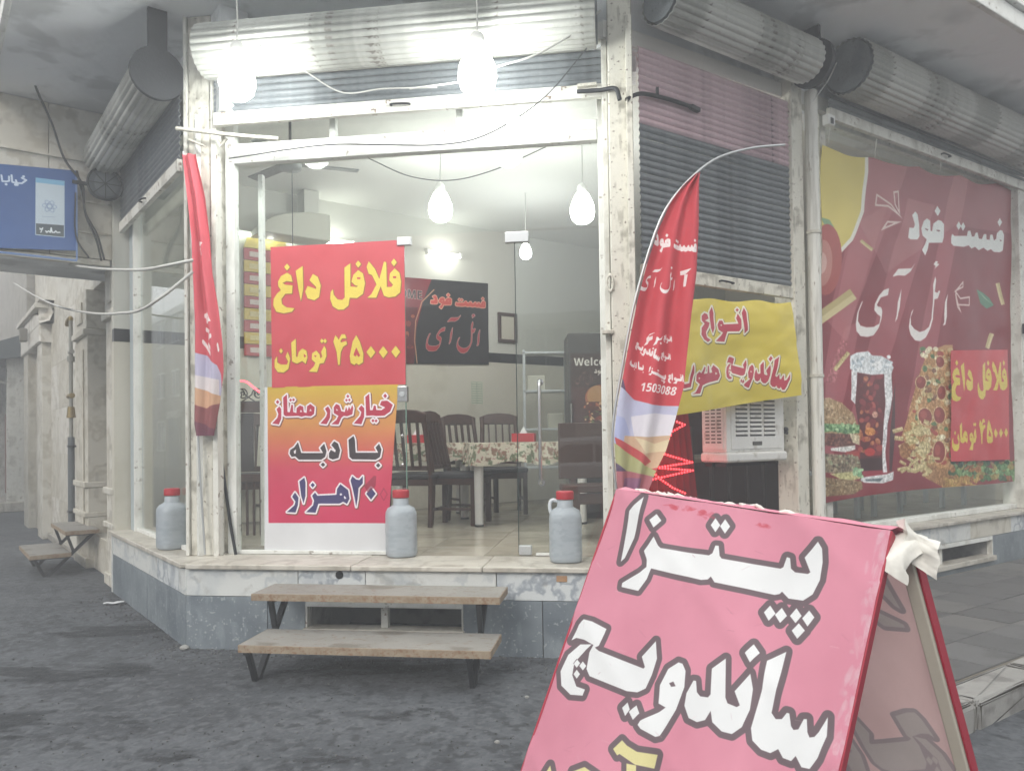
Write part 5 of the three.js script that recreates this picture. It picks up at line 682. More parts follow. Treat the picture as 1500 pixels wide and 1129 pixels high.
function tubeLamp(label, F, x0, y0, x1, y1) {
  const a = F.px(x0, y0, 0.06), b = F.px(x1, y1, 0.06), L = Math.hypot(b[0] - a[0], b[1] - a[1]), t = onFrame('tube_lamp', label, 'tube lamp', F, a[0], a[1], 0.06);
  part('housing', box(0, L, 0.02, 0.05, -0.055, -0.02, 0.004), M.whitePlastic, t); part('tube', rod(V(0.03, 0, 0), V(L - 0.03, 0, 0), 0.02, 0.02, 14), tubeMat, t); for (const x of [0.015, L - 0.015]) part('end_cap', box(x - 0.015, x + 0.015, -0.025, 0.05, -0.03, 0.025, 0.004), M.whitePlastic, t);
  const l = new THREE.PointLight(0xfdfdf8, 0.2, 0, 2); l.position.set(L / 2, -0.01, 0.05); l.castShadow = true; l.shadow.radius = 3; t.add(l); return t;
}
tubeLamp('lit fluorescent tube on the inner wall above the striped menu board', FW1, 344, 341, 440, 352); tubeLamp('lit fluorescent tube on the inner wall behind the red poster', FW1, 457, 350, 520, 358); tubeLamp('lit tube lamp on the inner wall above the black wall banner', FW1, 624, 369, 676, 377);

// ---------- inside the shop ----------
const HF = 0.608;
{ // chairs
  const makeChair = () => {
    const t = thing('dining_chair', '', 'chair', V(0, 0, 0), 0, 'dark wooden chairs in the shop');
    const k = 1.1, P = (x, y, z) => V(x * k, y * k, z * k);
    for (const x of [-0.2, 0.2]) { part('front_leg', bar(P(x, 0, 0.2), P(x, 0.44, 0.2), 0.045, 0.045), M.wood, t); part('rear_post', tube([P(x, 0, -0.22), P(x, 0.25, -0.2), P(x, 0.46, -0.2), P(x * 0.95, 0.75, -0.25), P(x * 0.9, 1.02, -0.31)], 0.026, 20, 8), M.wood, t); }
    part('seat', box(-0.23 * k, 0.23 * k, 0.43 * k, 0.48 * k, -0.22 * k, 0.24 * k, 0.02), M.seat, t); part('seat_rail', box(-0.21 * k, 0.21 * k, 0.37 * k, 0.43 * k, -0.2 * k, 0.21 * k, 0.006), M.wood, t);
    part('top_rail', prism([[-0.2, 0], [0.2, 0], [0.205, 0.07], [0.12, 0.1], [0, 0.11], [-0.12, 0.1], [-0.205, 0.07]].map(([a, b]) => [a * k, b * k]), 0.04, 0.006).rotateX(-0.2).translate(0, 0.94 * k, -0.315 * k), M.wood, t);
    for (const x of [-0.11, -0.035, 0.035, 0.11]) part('back_slat', bar(P(x, 0.52, -0.205), P(x * 1.05, 0.96, -0.3), 0.05, 0.016), M.wood, t); part('lower_rail', bar(P(-0.19, 0.53, -0.205), P(0.19, 0.53, -0.205), 0.03, 0.045), M.wood, t);
    for (const x of [-0.2, 0.2]) part('stretcher', bar(P(x, 0.15, -0.2), P(x, 0.15, 0.2), 0.025, 0.025), M.wood, t); return t;
  };
  const spots = [[676, 766, 1.25, 'dark wooden chair with slatted back standing at the entrance side of the front table'], [690, 750, 0.5, 'dark wooden slatted chair standing behind the front table, leftmost of two'], [738, 751, 0.15, 'dark wooden slatted chair standing behind the front table, next to the tissue box'], [612, 768, 2.9, 'dark wooden chair pushed under the rear table'], [372, 775, 0.4, 'dark wooden chair behind the fixed glass beside the posters'], [350, 765, -2.6, 'dark wooden chair facing the iron-topped screen']];
  const first = makeChair(); let i = 0;
  for (const [x, y, a, label] of spots) { const c = i++ ? first.clone() : first; if (c !== first) { c.name = numbered('dining_chair'); scene.add(c); } c.position.copy(atHeight(x, y, HF)); c.rotation.y = a; c.userData = { label, category: 'chair', group: 'dark wooden chairs in the shop' }; }
}
{ // tables with flowered cloths
  const cloth = std({ roughness: 0.85, side: THREE.DoubleSide, map: noiseTex(512, 0.55, (x, y) => { let c = hex(0xcbc4b2); const a = fbm(x, y, 12, 541, 3), b = fbm(x, y, 14, 547, 3); if (a > 0.6) c = mix(c, hex(0x8a6f5c), clamp((a - 0.6) * 14)); if (b > 0.63) c = mix(c, hex(0x6f7a5e), clamp((b - 0.63) * 14)); if (fbm(x, y, 26, 551, 2) > 0.72) c = mix(c, hex(0x9c5a55), 0.6); return c; }) });
  const table = (P, a, W, D, label, clabel) => {
    const h = 0.82, t = thing('dining_table', label, 'table', P, a, 'white-legged dining tables'); part('table_top', box(-W / 2, W / 2, h - 0.04, h - 0.004, -D / 2, D / 2, 0.006), M.whitePlastic, t);
    for (const x of [-1, 1]) for (const z of [-1, 1]) { const X = x * (W / 2 - 0.08), Z = z * (D / 2 - 0.08); const l = part('leg', rod(V(X, 0, Z), V(X, h - 0.04, Z), 0.042, 0.05, 14), M.whitePlastic, t); part('foot', rod(V(X, 0, Z), V(X, 0.02, Z), 0.046, 0.046, 14), M.dark, l); }
    const N = 96, pos = [], idx = [], uv = []; const rim = (k) => { const s = k / N * 4, side = Math.floor(s) % 4, f = s - Math.floor(s), hw = W / 2 + 0.01, hd = D / 2 + 0.01; return [[-hw + 2 * hw * f, hd], [hw, hd - 2 * hd * f], [hw - 2 * hw * f, -hd], [-hw, -hd + 2 * hd * f]][side]; };
    pos.push(0, h + 0.002, 0); uv.push(0, 0); for (const [lvl, drop] of [[0, 0], [1, 0.1], [2, 0.2]]) for (let k = 0; k < N; k++) { const [x, z] = rim(k), r = Math.hypot(x, z), f = lvl * (0.012 + 0.014 * Math.sin(k * 1.35) + 0.01 * Math.sin(k * 0.7)); pos.push(x + x / r * f, h + 0.002 - drop - lvl * 0.012 * Math.sin(k * 0.55), z + z / r * f); uv.push(x + (lvl * 0.1) * Math.sign(x) * (Math.abs(x) >= W / 2 ? 1 : 0), z + lvl * 0.1 * (Math.abs(z) >= D / 2 ? 1 : 0) * Math.sign(z)); }
    for (let k = 0; k < N; k++) { const n = (k + 1) % N; idx.push(0, 1 + k, 1 + n); for (let l = 0; l < 2; l++) { const o = 1 + l * N; idx.push(o + k, o + N + k, o + N + n, o + k, o + N + n, o + n); } }
    const g = new THREE.BufferGeometry(); g.setAttribute('position', new THREE.Float32BufferAttribute(pos, 3)); g.setAttribute('uv', new THREE.Float32BufferAttribute(uv, 2)); g.setIndex(idx); const gg = g.toNonIndexed(); gg.computeVertexNormals();
    const c = part('tablecloth', toCreasedNormals(g, 0.9), cloth, scene); c.name = numbered('tablecloth'); c.position.copy(P); c.rotation.y = a; tag(c, clabel, 'tablecloth', 'flowered tablecloths'); return { h, P, a };
  };
  const A1 = atHeight(772, 764, HF), A2 = atHeight(632, 757, HF);
  table(A1, 0.12, 1.2, 0.8, 'white-legged table inside, half behind the clear glass door', 'flowered cloth on the table behind the clear glass door'); table(A2, 0.15, 0.85, 0.8, 'table at the inner wall in shadow behind the nearest chair', 'flowered cloth on the rear table by the inner wall');
  const tissue = (P, a, label) => { const t = thing('tissue_box', label, 'tissue box', P, a, 'red tissue boxes'); part('carton', box(-0.12, 0.12, 0, 0.09, -0.06, 0.06, 0.004), plain(0xb3262e, 0.5), t); part('tissue', new THREE.ConeGeometry(0.05, 0.08, 7, 1, true).scale(1, 1, 0.4).translate(0.0, 0.125, 0), plain(0xdedede, 0.9, { side: THREE.DoubleSide }), t); };
  tissue(A2.clone().add(V(-0.14, 0.826, 0.1)), 0.3, 'red tissue box on the rear table'); tissue(A1.clone().add(V(-0.02, 0.826, -0.1)), -0.2, 'red tissue box on the table behind the clear door');
}
{ // wall banner, picture, notice, menu strips on the inner wall
  const s = signOn(FW1, 0.02, [[540, 402], [715, 415], [716, 534], [540, 532]], 420, (g, map, w, h) => {
    g.fillStyle = '#1d1b1c'; g.fillRect(0, 0, w, h); poly(g, map, [530, 395, 628, 400, 632, 410, 620, 440, 610, 480, 606, 540, 530, 540], '#7d1e28'); poly(g, map, [530, 448, 612, 450, 606, 540, 530, 540], '#5d1b1f');
    g.strokeStyle = '#b98a6a'; g.lineWidth = w * 0.008; g.beginPath(); [[636, 424], [618, 442], [609, 470], [607, 500], [611, 532]].forEach(([x, y], i) => { const p = map(x, y); i ? g.lineTo(...p) : g.moveTo(...p); }); g.stroke();
    const [wx, wy] = map(541, 430); g.fillStyle = '#2a2426'; g.font = 'bold ' + Math.round(h * 0.13) + 'px sans-serif'; g.save(); g.translate(wx, wy); const e = map(619, 431); const tw = g.measureText('WELCOME').width; g.scale((e[0] - wx) / tw, 1); g.strokeStyle = '#c8b0a4'; g.lineWidth = 4; g.strokeText('WELCOME', 0, 0); g.fillText('WELCOME', 0, 0); g.restore();
    for (let i = 0; i < 40; i++) ell(g, map, 560 + R(0, 46), 462 + R(0, 66), R(2, 5), R(2, 5), ['#8c3a30', '#a55a40', '#6d2a2a', '#4c2226'][i % 4]);
    const at = (word, x0, y0, x1, y1, c, ring) => { const b = word.box; write(g, word, (x, y) => map(x0 + (x1 - x0) * (x - b[0]) / (b[2] - b[0]), y0 + (y1 - y0) * (y - b[1]) / (b[3] - b[1])), c, ring, 1); };
    at(words.fastfood, 631, 430, 711, 452, '#c2453c', [['#d8a48c', w * 0.012]]); at(words.name, 624, 460, 703, 517, '#a3242e', [['#b99a92', w * 0.008]]);
  }, { rough: 0.25, z: wrinkle(0.01, 561), wear: 0.06 }); signThing('wall_banner', 'black and red welcome banner with white and red lettering on the inner wall', 'banner', 'vinyl', s);
  const f = (() => { const a = FW1.px(729, 457, 0.02), b = FW1.px(757, 503, 0.02); const t = onFrame('picture_frame', 'framed certificate in dark frame on the inner wall', 'picture frame', FW1, a[0], b[1], 0.01); const W = b[0] - a[0], H = a[1] - b[1]; part('paper', box(0.04, W - 0.04, 0.04, H - 0.04, 0, 0.012), plain(0xc6c2b2, 0.6), t); for (const [x0, x1, y0, y1] of [[0, W, 0, 0.045], [0, W, H - 0.045, H], [0, 0.045, 0.046, H - 0.046], [W - 0.045, W, 0.046, H - 0.046]]) part('rail', box(x0, x1, y0, y1, 0, 0.035, 0.006), M.wood, t); return t; })(); void f;
  const n = (() => { const a = FW1.px(690, 558, 0.01), b = FW1.px(708, 592, 0.01), [cv, g] = canvas(128, 256); g.fillStyle = '#c9cbb9'; g.fillRect(0, 0, 128, 256); g.strokeStyle = '#7f9484'; g.lineWidth = 3; for (let y = 10; y < 250; y += 26) { g.strokeRect(8, y, 52, 22); g.strokeRect(64, y, 54, 22); } const t = onFrame('paper_notice', 'pale paper notice with boxed lines on the inner wall above the chairs', 'notice', FW1, a[0], b[1], 0.006); part('paper', sheet(b[0] - a[0], a[1] - b[1], 4, 4, () => 0, 0.001), print(cv, 0.7), t); })(); void n;
  const mt = (() => { const a = FW1.px(357, 362, 0.04), b = FW1.px(420, 524, 0.04), W = b[0] - a[0], H = a[1] - b[1], N = 9, t = onFrame('menu_board', 'striped menu board of red and yellow rows with white price tags on the inner wall', 'menu board', FW1, a[0], b[1], 0.01); for (let i = 0; i < N; i++) { const y0 = i * H / N, r = part('menu_row', box(0, W, y0 + 0.003, y0 + H / N - 0.003, 0, 0.03, 0.004), i % 2 ? plain(0xc9ae4a, 0.5) : plain(0xa93a3a, 0.5), t); part('price_tag', box(0.06, 0.22 + R(-0.01, 0.01), y0 + H / N * 0.3, y0 + H / N * 0.72, 0.03, 0.034), i % 2 ? plain(0xcdbd84, 0.6) : plain(0xc9b9b0, 0.6), r); } part('menu_head', prism([[0, 0], [W, 0], [W, 0.16], [W * 0.55, 0.2], [W * 0.1, 0.12]], 0.03).translate(0, H + 0.004, 0), plain(0xc9b75a, 0.5), t); })(); void mt;
  // arched canopy panel over the fluorescent tube
  const c = (() => { const a = FW1.px(378, 340, 0.3), t = onFrame('range_hood', 'pale curved hood on the inner wall above the tube lamp', 'hood', FW1, a[0], a[1], 0.05); const pts = []; for (let i = 0; i <= 12; i++) { const k = i / 12 * Math.PI / 2; pts.push([0.75 * (1 - Math.cos(k)), 0.28 * Math.sin(k)]); } pts.push([0.78, 0.28], [0.78, 0]); part('shell', prism(pts, 0.35, 0.01), plain(0xb9b8aa, 0.6), t); part('duct', box(0.52, 0.7, 0.29, HC - a[1] - 0.004, 0.05, 0.25, 0.01), M.innerUpper, t); })(); void c;
  // ceiling fan
  const P = atDepth(425, 240, 6.7), fan = thing('ceiling_fan', 'grey three-blade ceiling fan inside, above the red poster', 'ceiling fan', P); part('rod', rod(V(0, 0.05, 0), V(0, HC - P.y - 0.002, 0), 0.012), M.darkMetal, fan); part('motor', lathe([[0, -0.06], [0.09, -0.05], [0.1, 0], [0.08, 0.05], [0, 0.06]], 20), plain(0x8b8f8c, 0.5), fan); for (let i = 0; i < 3; i++) { const b = part('blade', box(0.1, 0.58, -0.006, 0.004, -0.055, 0.055, 0.003), plain(0x7d827f, 0.5), fan); b.rotation.set(0.12, i * 2.094 + 0.35, 0, 'YXZ'); }
  part('pull_cord', rod(V(0.02, -0.06, 0.02), V(0.02, -0.78, 0.02), 0.004, 0.004, 5), M.cable, fan);
}
{ // iron-topped dark screen behind the fixed glass
  const D = 7.0, a = atDepth(329, 590, D), b = atDepth(392, 590, D), W = b.x - a.x, t = thing('room_screen', 'dark wooden room screen with scrolled wrought-iron crest behind the fixed glass', 'screen', V(a.x, HF, a.z), 0), H = a.y - HF;
  for (const x of [0, W - 0.05]) part('post', box(x, x + 0.05, 0, H, -0.025, 0.025, 0.004), M.wood, t); part('top_rail', box(0.051, W - 0.051, H - 0.09, H, -0.025, 0.025, 0.004), M.wood, t); part('mid_rail', box(0.051, W - 0.051, H * 0.42, H * 0.42 + 0.07, -0.02, 0.02, 0.004), M.wood, t); part('panel', box(0.051, W - 0.13, H * 0.5, H - 0.095, -0.008, 0.008), plain(0x2a1e1c, 0.6), t);
  for (let i = 0; i < 5; i++) { const x = 0.07 + i * (W - 0.14) / 4; part('baluster', rod(V(x, 0.04, 0), V(x, H * 0.42, 0), 0.012), M.wood, t); }
  const sc = (x0, dir) => { const pts = []; for (let i = 0; i <= 40; i++) { const k = i / 40 * 3.4 * Math.PI, r = 0.055 * (1 - i / 46); pts.push(V(x0 + dir * (0.06 - r * Math.cos(k)), H + 0.075 + r * Math.sin(k), 0)); } pts.unshift(V(x0 - dir * 0.09, H + 0.005, 0)); return tube(pts, 0.006, 90, 5); };
  for (const [x, d] of [[0.1, 1], [W * 0.48, -1], [W * 0.62, 1], [W * 0.95, -1]]) part('iron_scroll', sc(x, d), M.black, t); part('iron_band', box(0, W, H + 0.001, H + 0.012, -0.01, 0.01), M.black, t);
  const glow = std({ color: 0xff6a70, emissive: 0xff4a58, emissiveIntensity: 2.2 }); const r = thing('rope_light', 'short pink-red rope light draped above the iron-crested screen', 'rope light', V(0, 0, 0)); part('rope', tube([atDepth(329, 549, D - 0.1), atDepth(345, 557, D - 0.1), atDepth(360, 559, D - 0.1), atDepth(372, 568, D - 0.1), atDepth(384, 577, D - 0.1)], 0.009, 30, 6), glow, r); r.position.set(0, 0, 0);
  const p = thing('iron_rod', 'thin dark rod leaning against the fixed glass on the sill', 'rod', V(0, 0, 0)); part('shaft', tube([FC.at(FC.px(345, 808, GC + 0.08)[0], HS + 0.001, GC + 0.08), FC.at(FC.px(336, 760, GC + 0.07)[0], FC.px(336, 760, GC + 0.07)[1], GC + 0.07), FC.at(FC.px(320, 640, GC + 0.06)[0], FC.px(320, 640, GC + 0.06)[1], GC + 0.06)], 0.012, 20, 6), M.darkMetal, p);
}
{ // fridge with the welcome picture, and the dark counter by the pillar
  const D = 8.3, a = atDepth(832, 487, D), b = atDepth(925, 487, D), W = b.x - a.x, H = a.y - HF, t = thing('display_fridge', 'tall dark fridge with printed welcome door behind the clear glass door', 'fridge', V(a.x, HF, a.z - 0.35), 0);
  part('cabinet', box(0, W, 0.06, H, -0.3, 0.3, 0.012), plain(0x3d3a38, 0.5), t); part('plinth', box(0.02, W - 0.02, 0, 0.06, -0.28, 0.27), M.dark, t);
  const [cv, g] = canvas(420, 700); g.fillStyle = '#3a2622'; g.fillRect(0, 0, 420, 700); g.fillStyle = '#4a2c2a'; g.fillRect(0, 250, 420, 450); g.fillStyle = '#dcd9d2'; g.font = 'bold 78px sans-serif'; g.fillText('Welcome', 22, 90); const id = (word, x0, y0, x1, y1, c) => write(g, words[word], fit(words[word], x0, y0, x1, y1), c, [], 1); id('fastfood', 170, 112, 330, 165, '#cfc8c0'); id('name', 30, 130, 160, 235, '#6d4a44'); const I = (x, y) => [x, y]; ell(g, I, 210, 330, 110, 95, '#a55a3c'); ell(g, I, 185, 320, 70, 80, '#b88a5c'); poly(g, I, [95, 360, 330, 360, 330, 420, 95, 420], '#5c2a22'); for (let i = 0; i < 60; i++) ell(g, I, R(90, 330), R(370, 560), R(6, 20), R(4, 12), ['#8a3a2c', '#b96a48', '#d8b48a', '#6a7a4a', '#7a2a26'][i % 5], R(0, 3)); g.fillStyle = '#c9a87a'; for (let i = 0; i < 9; i++) g.fillRect(120 + i * 24, 600, 12, 26); speckle(g, 420, 700, 0.08);
  const pic = part('door_print', sheet(W - 0.06, 1.0, 4, 4, () => 0, 0.002), print(cv, 0.35), t); pic.position.set(0.03, H - 1.22, 0.304); part('door_handle', rod(V(0.03, H * 0.45, 0.33), V(0.03, H * 0.62, 0.33), 0.014), M.chrome, t);
  const c0 = atHeight(838, 792, HF), c = thing('wooden_bench', 'dark brown wooden bench behind the clear glass door, beside the pillar', 'bench', V(c0.x, HF, c0.z), 0.2); part('seat', box(0, 0.9, 0.4, 0.46, -0.4, 0, 0.008), plain(0x4b3730, 0.5), c); part('back', box(0, 0.9, 0.5, 1.0, -0.42, -0.38, 0.008), plain(0x4b3730, 0.5), c); for (const x of [0.02, 0.82]) for (const z of [-0.4, -0.07]) part('leg', box(x, x + 0.06, 0, 0.4, z, z + 0.06, 0.004), plain(0x4b3730, 0.5), c); for (const x of [0.1, 0.72]) part('back_post', box(x, x + 0.05, 0.46, 0.5, -0.42, -0.38), plain(0x4b3730, 0.5), c); part('apron', box(0.081, 0.819, 0.3, 0.39, -0.06, -0.03), plain(0x4b3730, 0.5), c);
}
{ // white shelf behind the clear door with trays
  const D = 9.2, a = atDepth(766, 540, D), b = atDepth(832, 540, D), W = b.x - a.x, t = thing('wall_shelf', 'pale metal shelf unit with trays behind the clear glass door', 'shelf', V(a.x, HF, a.z), 0); for (const x of [0, W - 0.03]) for (const z of [-0.3, -0.03]) part('post', box(x, x + 0.03, 0, 1.9, z, z + 0.03, 0.003), M.aluminium, t); for (const y of [0.5, 0.95, 1.4, 1.85]) { const s = part('shelf', box(0.001, W - 0.001, y, y + 0.025, -0.3, 0, 0.003), M.aluminium, t); void s; } part('tray', box(0.05, W * 0.5, 1.426, 1.6, -0.28, -0.05, 0.01), plain(0xb9b6a8, 0.6), t); part('tray', box(W * 0.55, W - 0.06, 0.976, 1.15, -0.28, -0.05, 0.01), plain(0xa9a698, 0.6), t);
}
{ // red cloth and rope light in the opening with the cooler; dark counter behind
  const F = FR, w = -0.62; const c = (x, y) => F.px(x, y, w); const q = [c(930, 560), c(1003, 560), c(1022, 745), c(930, 770)], u0 = Math.min(...q.map((p) => p[0])), y0 = HF, y1 = q[0][1];
  const t = onFrame('red_curtain', 'dark red pleated cloth with slanted edge in the opening beside the cooler', 'curtain', F, u0, y0, w); const g = sheet(1, 1, 60, 10, (s) => 0.02 * Math.sin(s * 60), 0.003, (s, tt) => [s * (lerp(q[2][0], q[1][0], tt) - u0 + (1 - tt) * 0.05), tt * (y1 - y0)]); part('cloth', g, plain(0x7c1526, 0.85, { side: THREE.DoubleSide }), t);
  const glow = std({ color: 0xff5a5a, emissive: 0xff3b42, emissiveIntensity: 3 }), pts = [[952, 703], [1015, 689], [962, 685], [1014, 677], [970, 664], [985, 632], [1003, 622], [988, 616]], line = pts.map(([x, y]) => { const p = F.px(x, y, w + 0.08); return F.at(p[0], p[1], w + 0.08); });
  const r = thing('rope_light', 'red dotted rope light zigzagging over the red cloth beside the cooler', 'rope light', line[0]); const loc = line.map((p) => p.clone().sub(line[0])); part('cord', merge(loc.slice(1).map((p, i) => rod(loc[i], p, 0.004, 0.004, 5))), plain(0x8a2028, 0.5), r);
  const tail = [[957, 692], [968, 702], [985, 714], [1007, 724]].map(([x, y]) => { const p = F.px(x, y, w + 0.085); return F.at(p[0], p[1], w + 0.085).sub(line[0]); }); part('cord', tube(tail, 0.004, 20, 5), plain(0x8a2028, 0.5), r);
  const beads = []; const along = (a) => { for (let i = 0; i + 1 < a.length; i++) { const d = a[i].distanceTo(a[i + 1]), n = Math.max(2, Math.round(d / 0.032)); for (let k = 0; k < n; k++) beads.push(new THREE.OctahedronGeometry(0.0085, 1).translate(...a[i].clone().lerp(a[i + 1], k / n).toArray())); } }; along(loc); along(tail); const bd = part('beads', beads, glow, r); bd.userData.kind = 'stuff';
  const pl = new THREE.PointLight(0xff3a40, 0.12, 0, 2); pl.position.set(0.15, 0.08, 0.12); pl.castShadow = true; pl.shadow.radius = 4; r.add(pl);
  const k0 = F.px(1010, 700, -0.9)[0], k = onFrame('kitchen_counter', 'dark counter with steel edge and rails behind the cooler', 'counter', F, k0, HF, -1.5); part('carcass', box(0, 1.9, 0, 0.62, -0.5, 0.4, 0.01), plain(0x3f2c2a, 0.7), k); part('worktop', box(-0.02, 1.92, 0.621, 0.66, -0.52, 0.44, 0.006), std({ color: 0x8d8477, roughness: 0.35, metalness: 0.4 }), k); for (let i = 0; i < 7; i++) part('upright', rod(V(0.15 + i * 0.25, 0.0, 0.5), V(0.15 + i * 0.25, 0.95, 0.5), 0.02), plain(0x2e2625, 0.5), k); part('backing_board', box(0, 1.9, 0.661, 1.9, -0.52, -0.48), plain(0x3a2325, 0.7), k);
  // white plastic chairs seen below the banner
  const seatM = plain(0xb9c0c0, 0.5); const mk = (u, label) => { const s = onFrame('white_chair', label, 'chair', FR, u, HF, -0.75, 'white chairs below the food banner'); for (const x of [0, 0.5]) { part('leg', box(x, x + 0.06, 0, 0.45, 0, 0.04, 0.006), seatM, s); part('leg', box(x, x + 0.06, 0, 0.45, -0.45, -0.41, 0.006), seatM, s); part('back_post', box(x, x + 0.06, 0.45, 0.9, 0.0, 0.04, 0.006), seatM, s); } part('seat', box(0, 0.56, 0.45, 0.49, -0.45, -0.001, 0.008), seatM, s); part('back_rail', box(0.061, 0.499, 0.24, 0.3, 0.002, 0.03, 0.004), seatM, s); part('back_rail', box(0.061, 0.499, 0.78, 0.88, 0.002, 0.03, 0.004), seatM, s); };
  mk(3.3, 'white plastic chair behind the window under the printed burger'); mk(4.1, 'white plastic chair behind the window under the printed pizza'); mk(5.5, 'white plastic chair behind the window under the printed salad');
}

// ---------- what stands across the streets and shows in the glass ----------
{
  const block = (F, u0, u1, w, H, label, wallM, seedK) => {
    const t = onFrame('street_building', label, 'building', F, (u0 + u1) / 2, 0, w), L = u1 - u0, x0 = -L / 2; t.rotation.y += Math.PI;
    part('wall', box(-L / 2, L / 2, 0, H, -3, 0), wallM, t); part('cornice', box(-L / 2 - 0.1, L / 2 + 0.1, H - 0.25, H + 0.1, 0.001, 0.25, 0.02), M.paintClean, t); part('plinth', box(-L / 2, L / 2, 0, 0.5, 0.001, 0.05), M.stoneGrey, t);
    const dark = plain(0x2b3135, 0.1), door = plain(0x4a5560, 0.5);
    for (let x = x0 + 1.2, i = 0; x + 2 < L / 2; x += 3.1, i++) {
      if ((i + seedK) % 3 === 1) { const d = part('roller_door', box(x, x + 2.2, 0.02, 2.7, 0.051, 0.1, 0.01), door, t); part('door_head', box(x - 0.05, x + 2.25, 2.7, 3.05, 0.051, 0.22, 0.01), M.paint, d); }
      else { const w1 = part('window', box(x + 0.2, x + 1.8, 1.0, 2.5, 0.002, 0.03), dark, t); part('frame', [box(x + 0.12, x + 1.88, 2.5, 2.6, 0.002, 0.07), box(x + 0.12, x + 1.88, 0.9, 1.0, 0.002, 0.1), box(x + 0.12, x + 0.2, 1.001, 2.499, 0.002, 0.07), box(x + 1.8, x + 1.88, 1.001, 2.499, 0.002, 0.07), box(x + 0.97, x + 1.03, 1.001, 2.499, 0.031, 0.06)], M.paintClean, w1); }
      for (const fy of H > 8 ? [0, 2.9] : [0]) { const w2 = part('window', box(x + 0.3, x + 1.7, 3.9 + fy, 5.2 + fy, 0.002, 0.03), dark, t); part('frame', [box(x + 0.22, x + 1.78, 5.2 + fy, 5.29 + fy, 0.002, 0.07), box(x + 0.22, x + 1.78, 3.82 + fy, 3.9 + fy, 0.002, 0.1), box(x + 0.97, x + 1.03, 3.901 + fy, 5.199 + fy, 0.031, 0.06)], M.paintClean, w2); }
    }
  };
  block(FL, -64, -5, 9, 8.4, 'cream plastered row across the left street, mirrored in the side window', M.stoneGrey, 0);
  block(FR, 2, 26, 12.5, 7.5, 'pale plastered row across the right street, mirrored in the front window', M.stone[2], 1);
  block(new Frame(V(0, 0, 15), 1, 0), -15, 13, 0, 5.6, 'cream row of shops behind the crossing, mirrored in the entrance glass', M.stone[0], 2);
  // parked white car mirrored in the clear glass door
  const t = thing('parked_car', 'white saloon car parked at the crossing, mirrored in the clear glass door', 'car', V(-0.9, 0, 3.0), 0.08), paint = std({ color: 0xd9dcdd, roughness: 0.25, metalness: 0.1 }), gl = plain(0x15191c, 0.08), rub = plain(0x18181a, 0.9);
  part('body', prism([[-2.1, 0.3], [-2.12, 0.62], [-1.95, 0.86], [-1.0, 0.94], [1.35, 0.96], [2.0, 0.9], [2.12, 0.62], [2.1, 0.3]], 1.6, 0.06).translate(0, 0, -0.8), paint, t); part('cabin', prism([[-1.05, 0.93], [-0.5, 1.38], [0.75, 1.42], [1.4, 0.95]], 1.36, 0.07).translate(0, 0, -0.68), paint, t);
  for (const z of [-1, 1]) { for (const [a, b, c, d] of [[-0.85, -0.42, 0.1, 0.1], [0.16, 0.16, 0.68, 1.12]]) part('side_window', prism([[a, 0.98], [b, 1.32], [c, 1.34], [d, 0.98]], 0.02).translate(0, 0, z > 0 ? 0.681 : -0.701), gl, t); part('headlight', box(-2.13, -2.0, 0.62, 0.76, z * 0.6 - 0.15, z * 0.6 + 0.15, 0.02), plain(0xdfe6ea, 0.1), t); for (const x of [-1.3, 1.3]) { const w = part('wheel', rod(V(x, 0.31, z * 0.64), V(x, 0.31, z * 0.82), 0.31, 0.31, 24), rub, t); part('hubcap', rod(V(x, 0.31, z * 0.78), V(x, 0.31, z * 0.835), 0.2, 0.19, 20), M.aluminium, w); } }
  part('windscreen', bar(V(-1.03, 0.98, 0), V(-0.56, 1.36, 0), 1.2, 0.02), gl, t); part('rear_window', bar(V(1.36, 1.0, 0), V(0.86, 1.38, 0), 1.2, 0.02), gl, t); part('bumper', box(-2.16, -2.05, 0.3, 0.5, -0.78, 0.78, 0.03), plain(0x3a3c3e, 0.7), t);
}

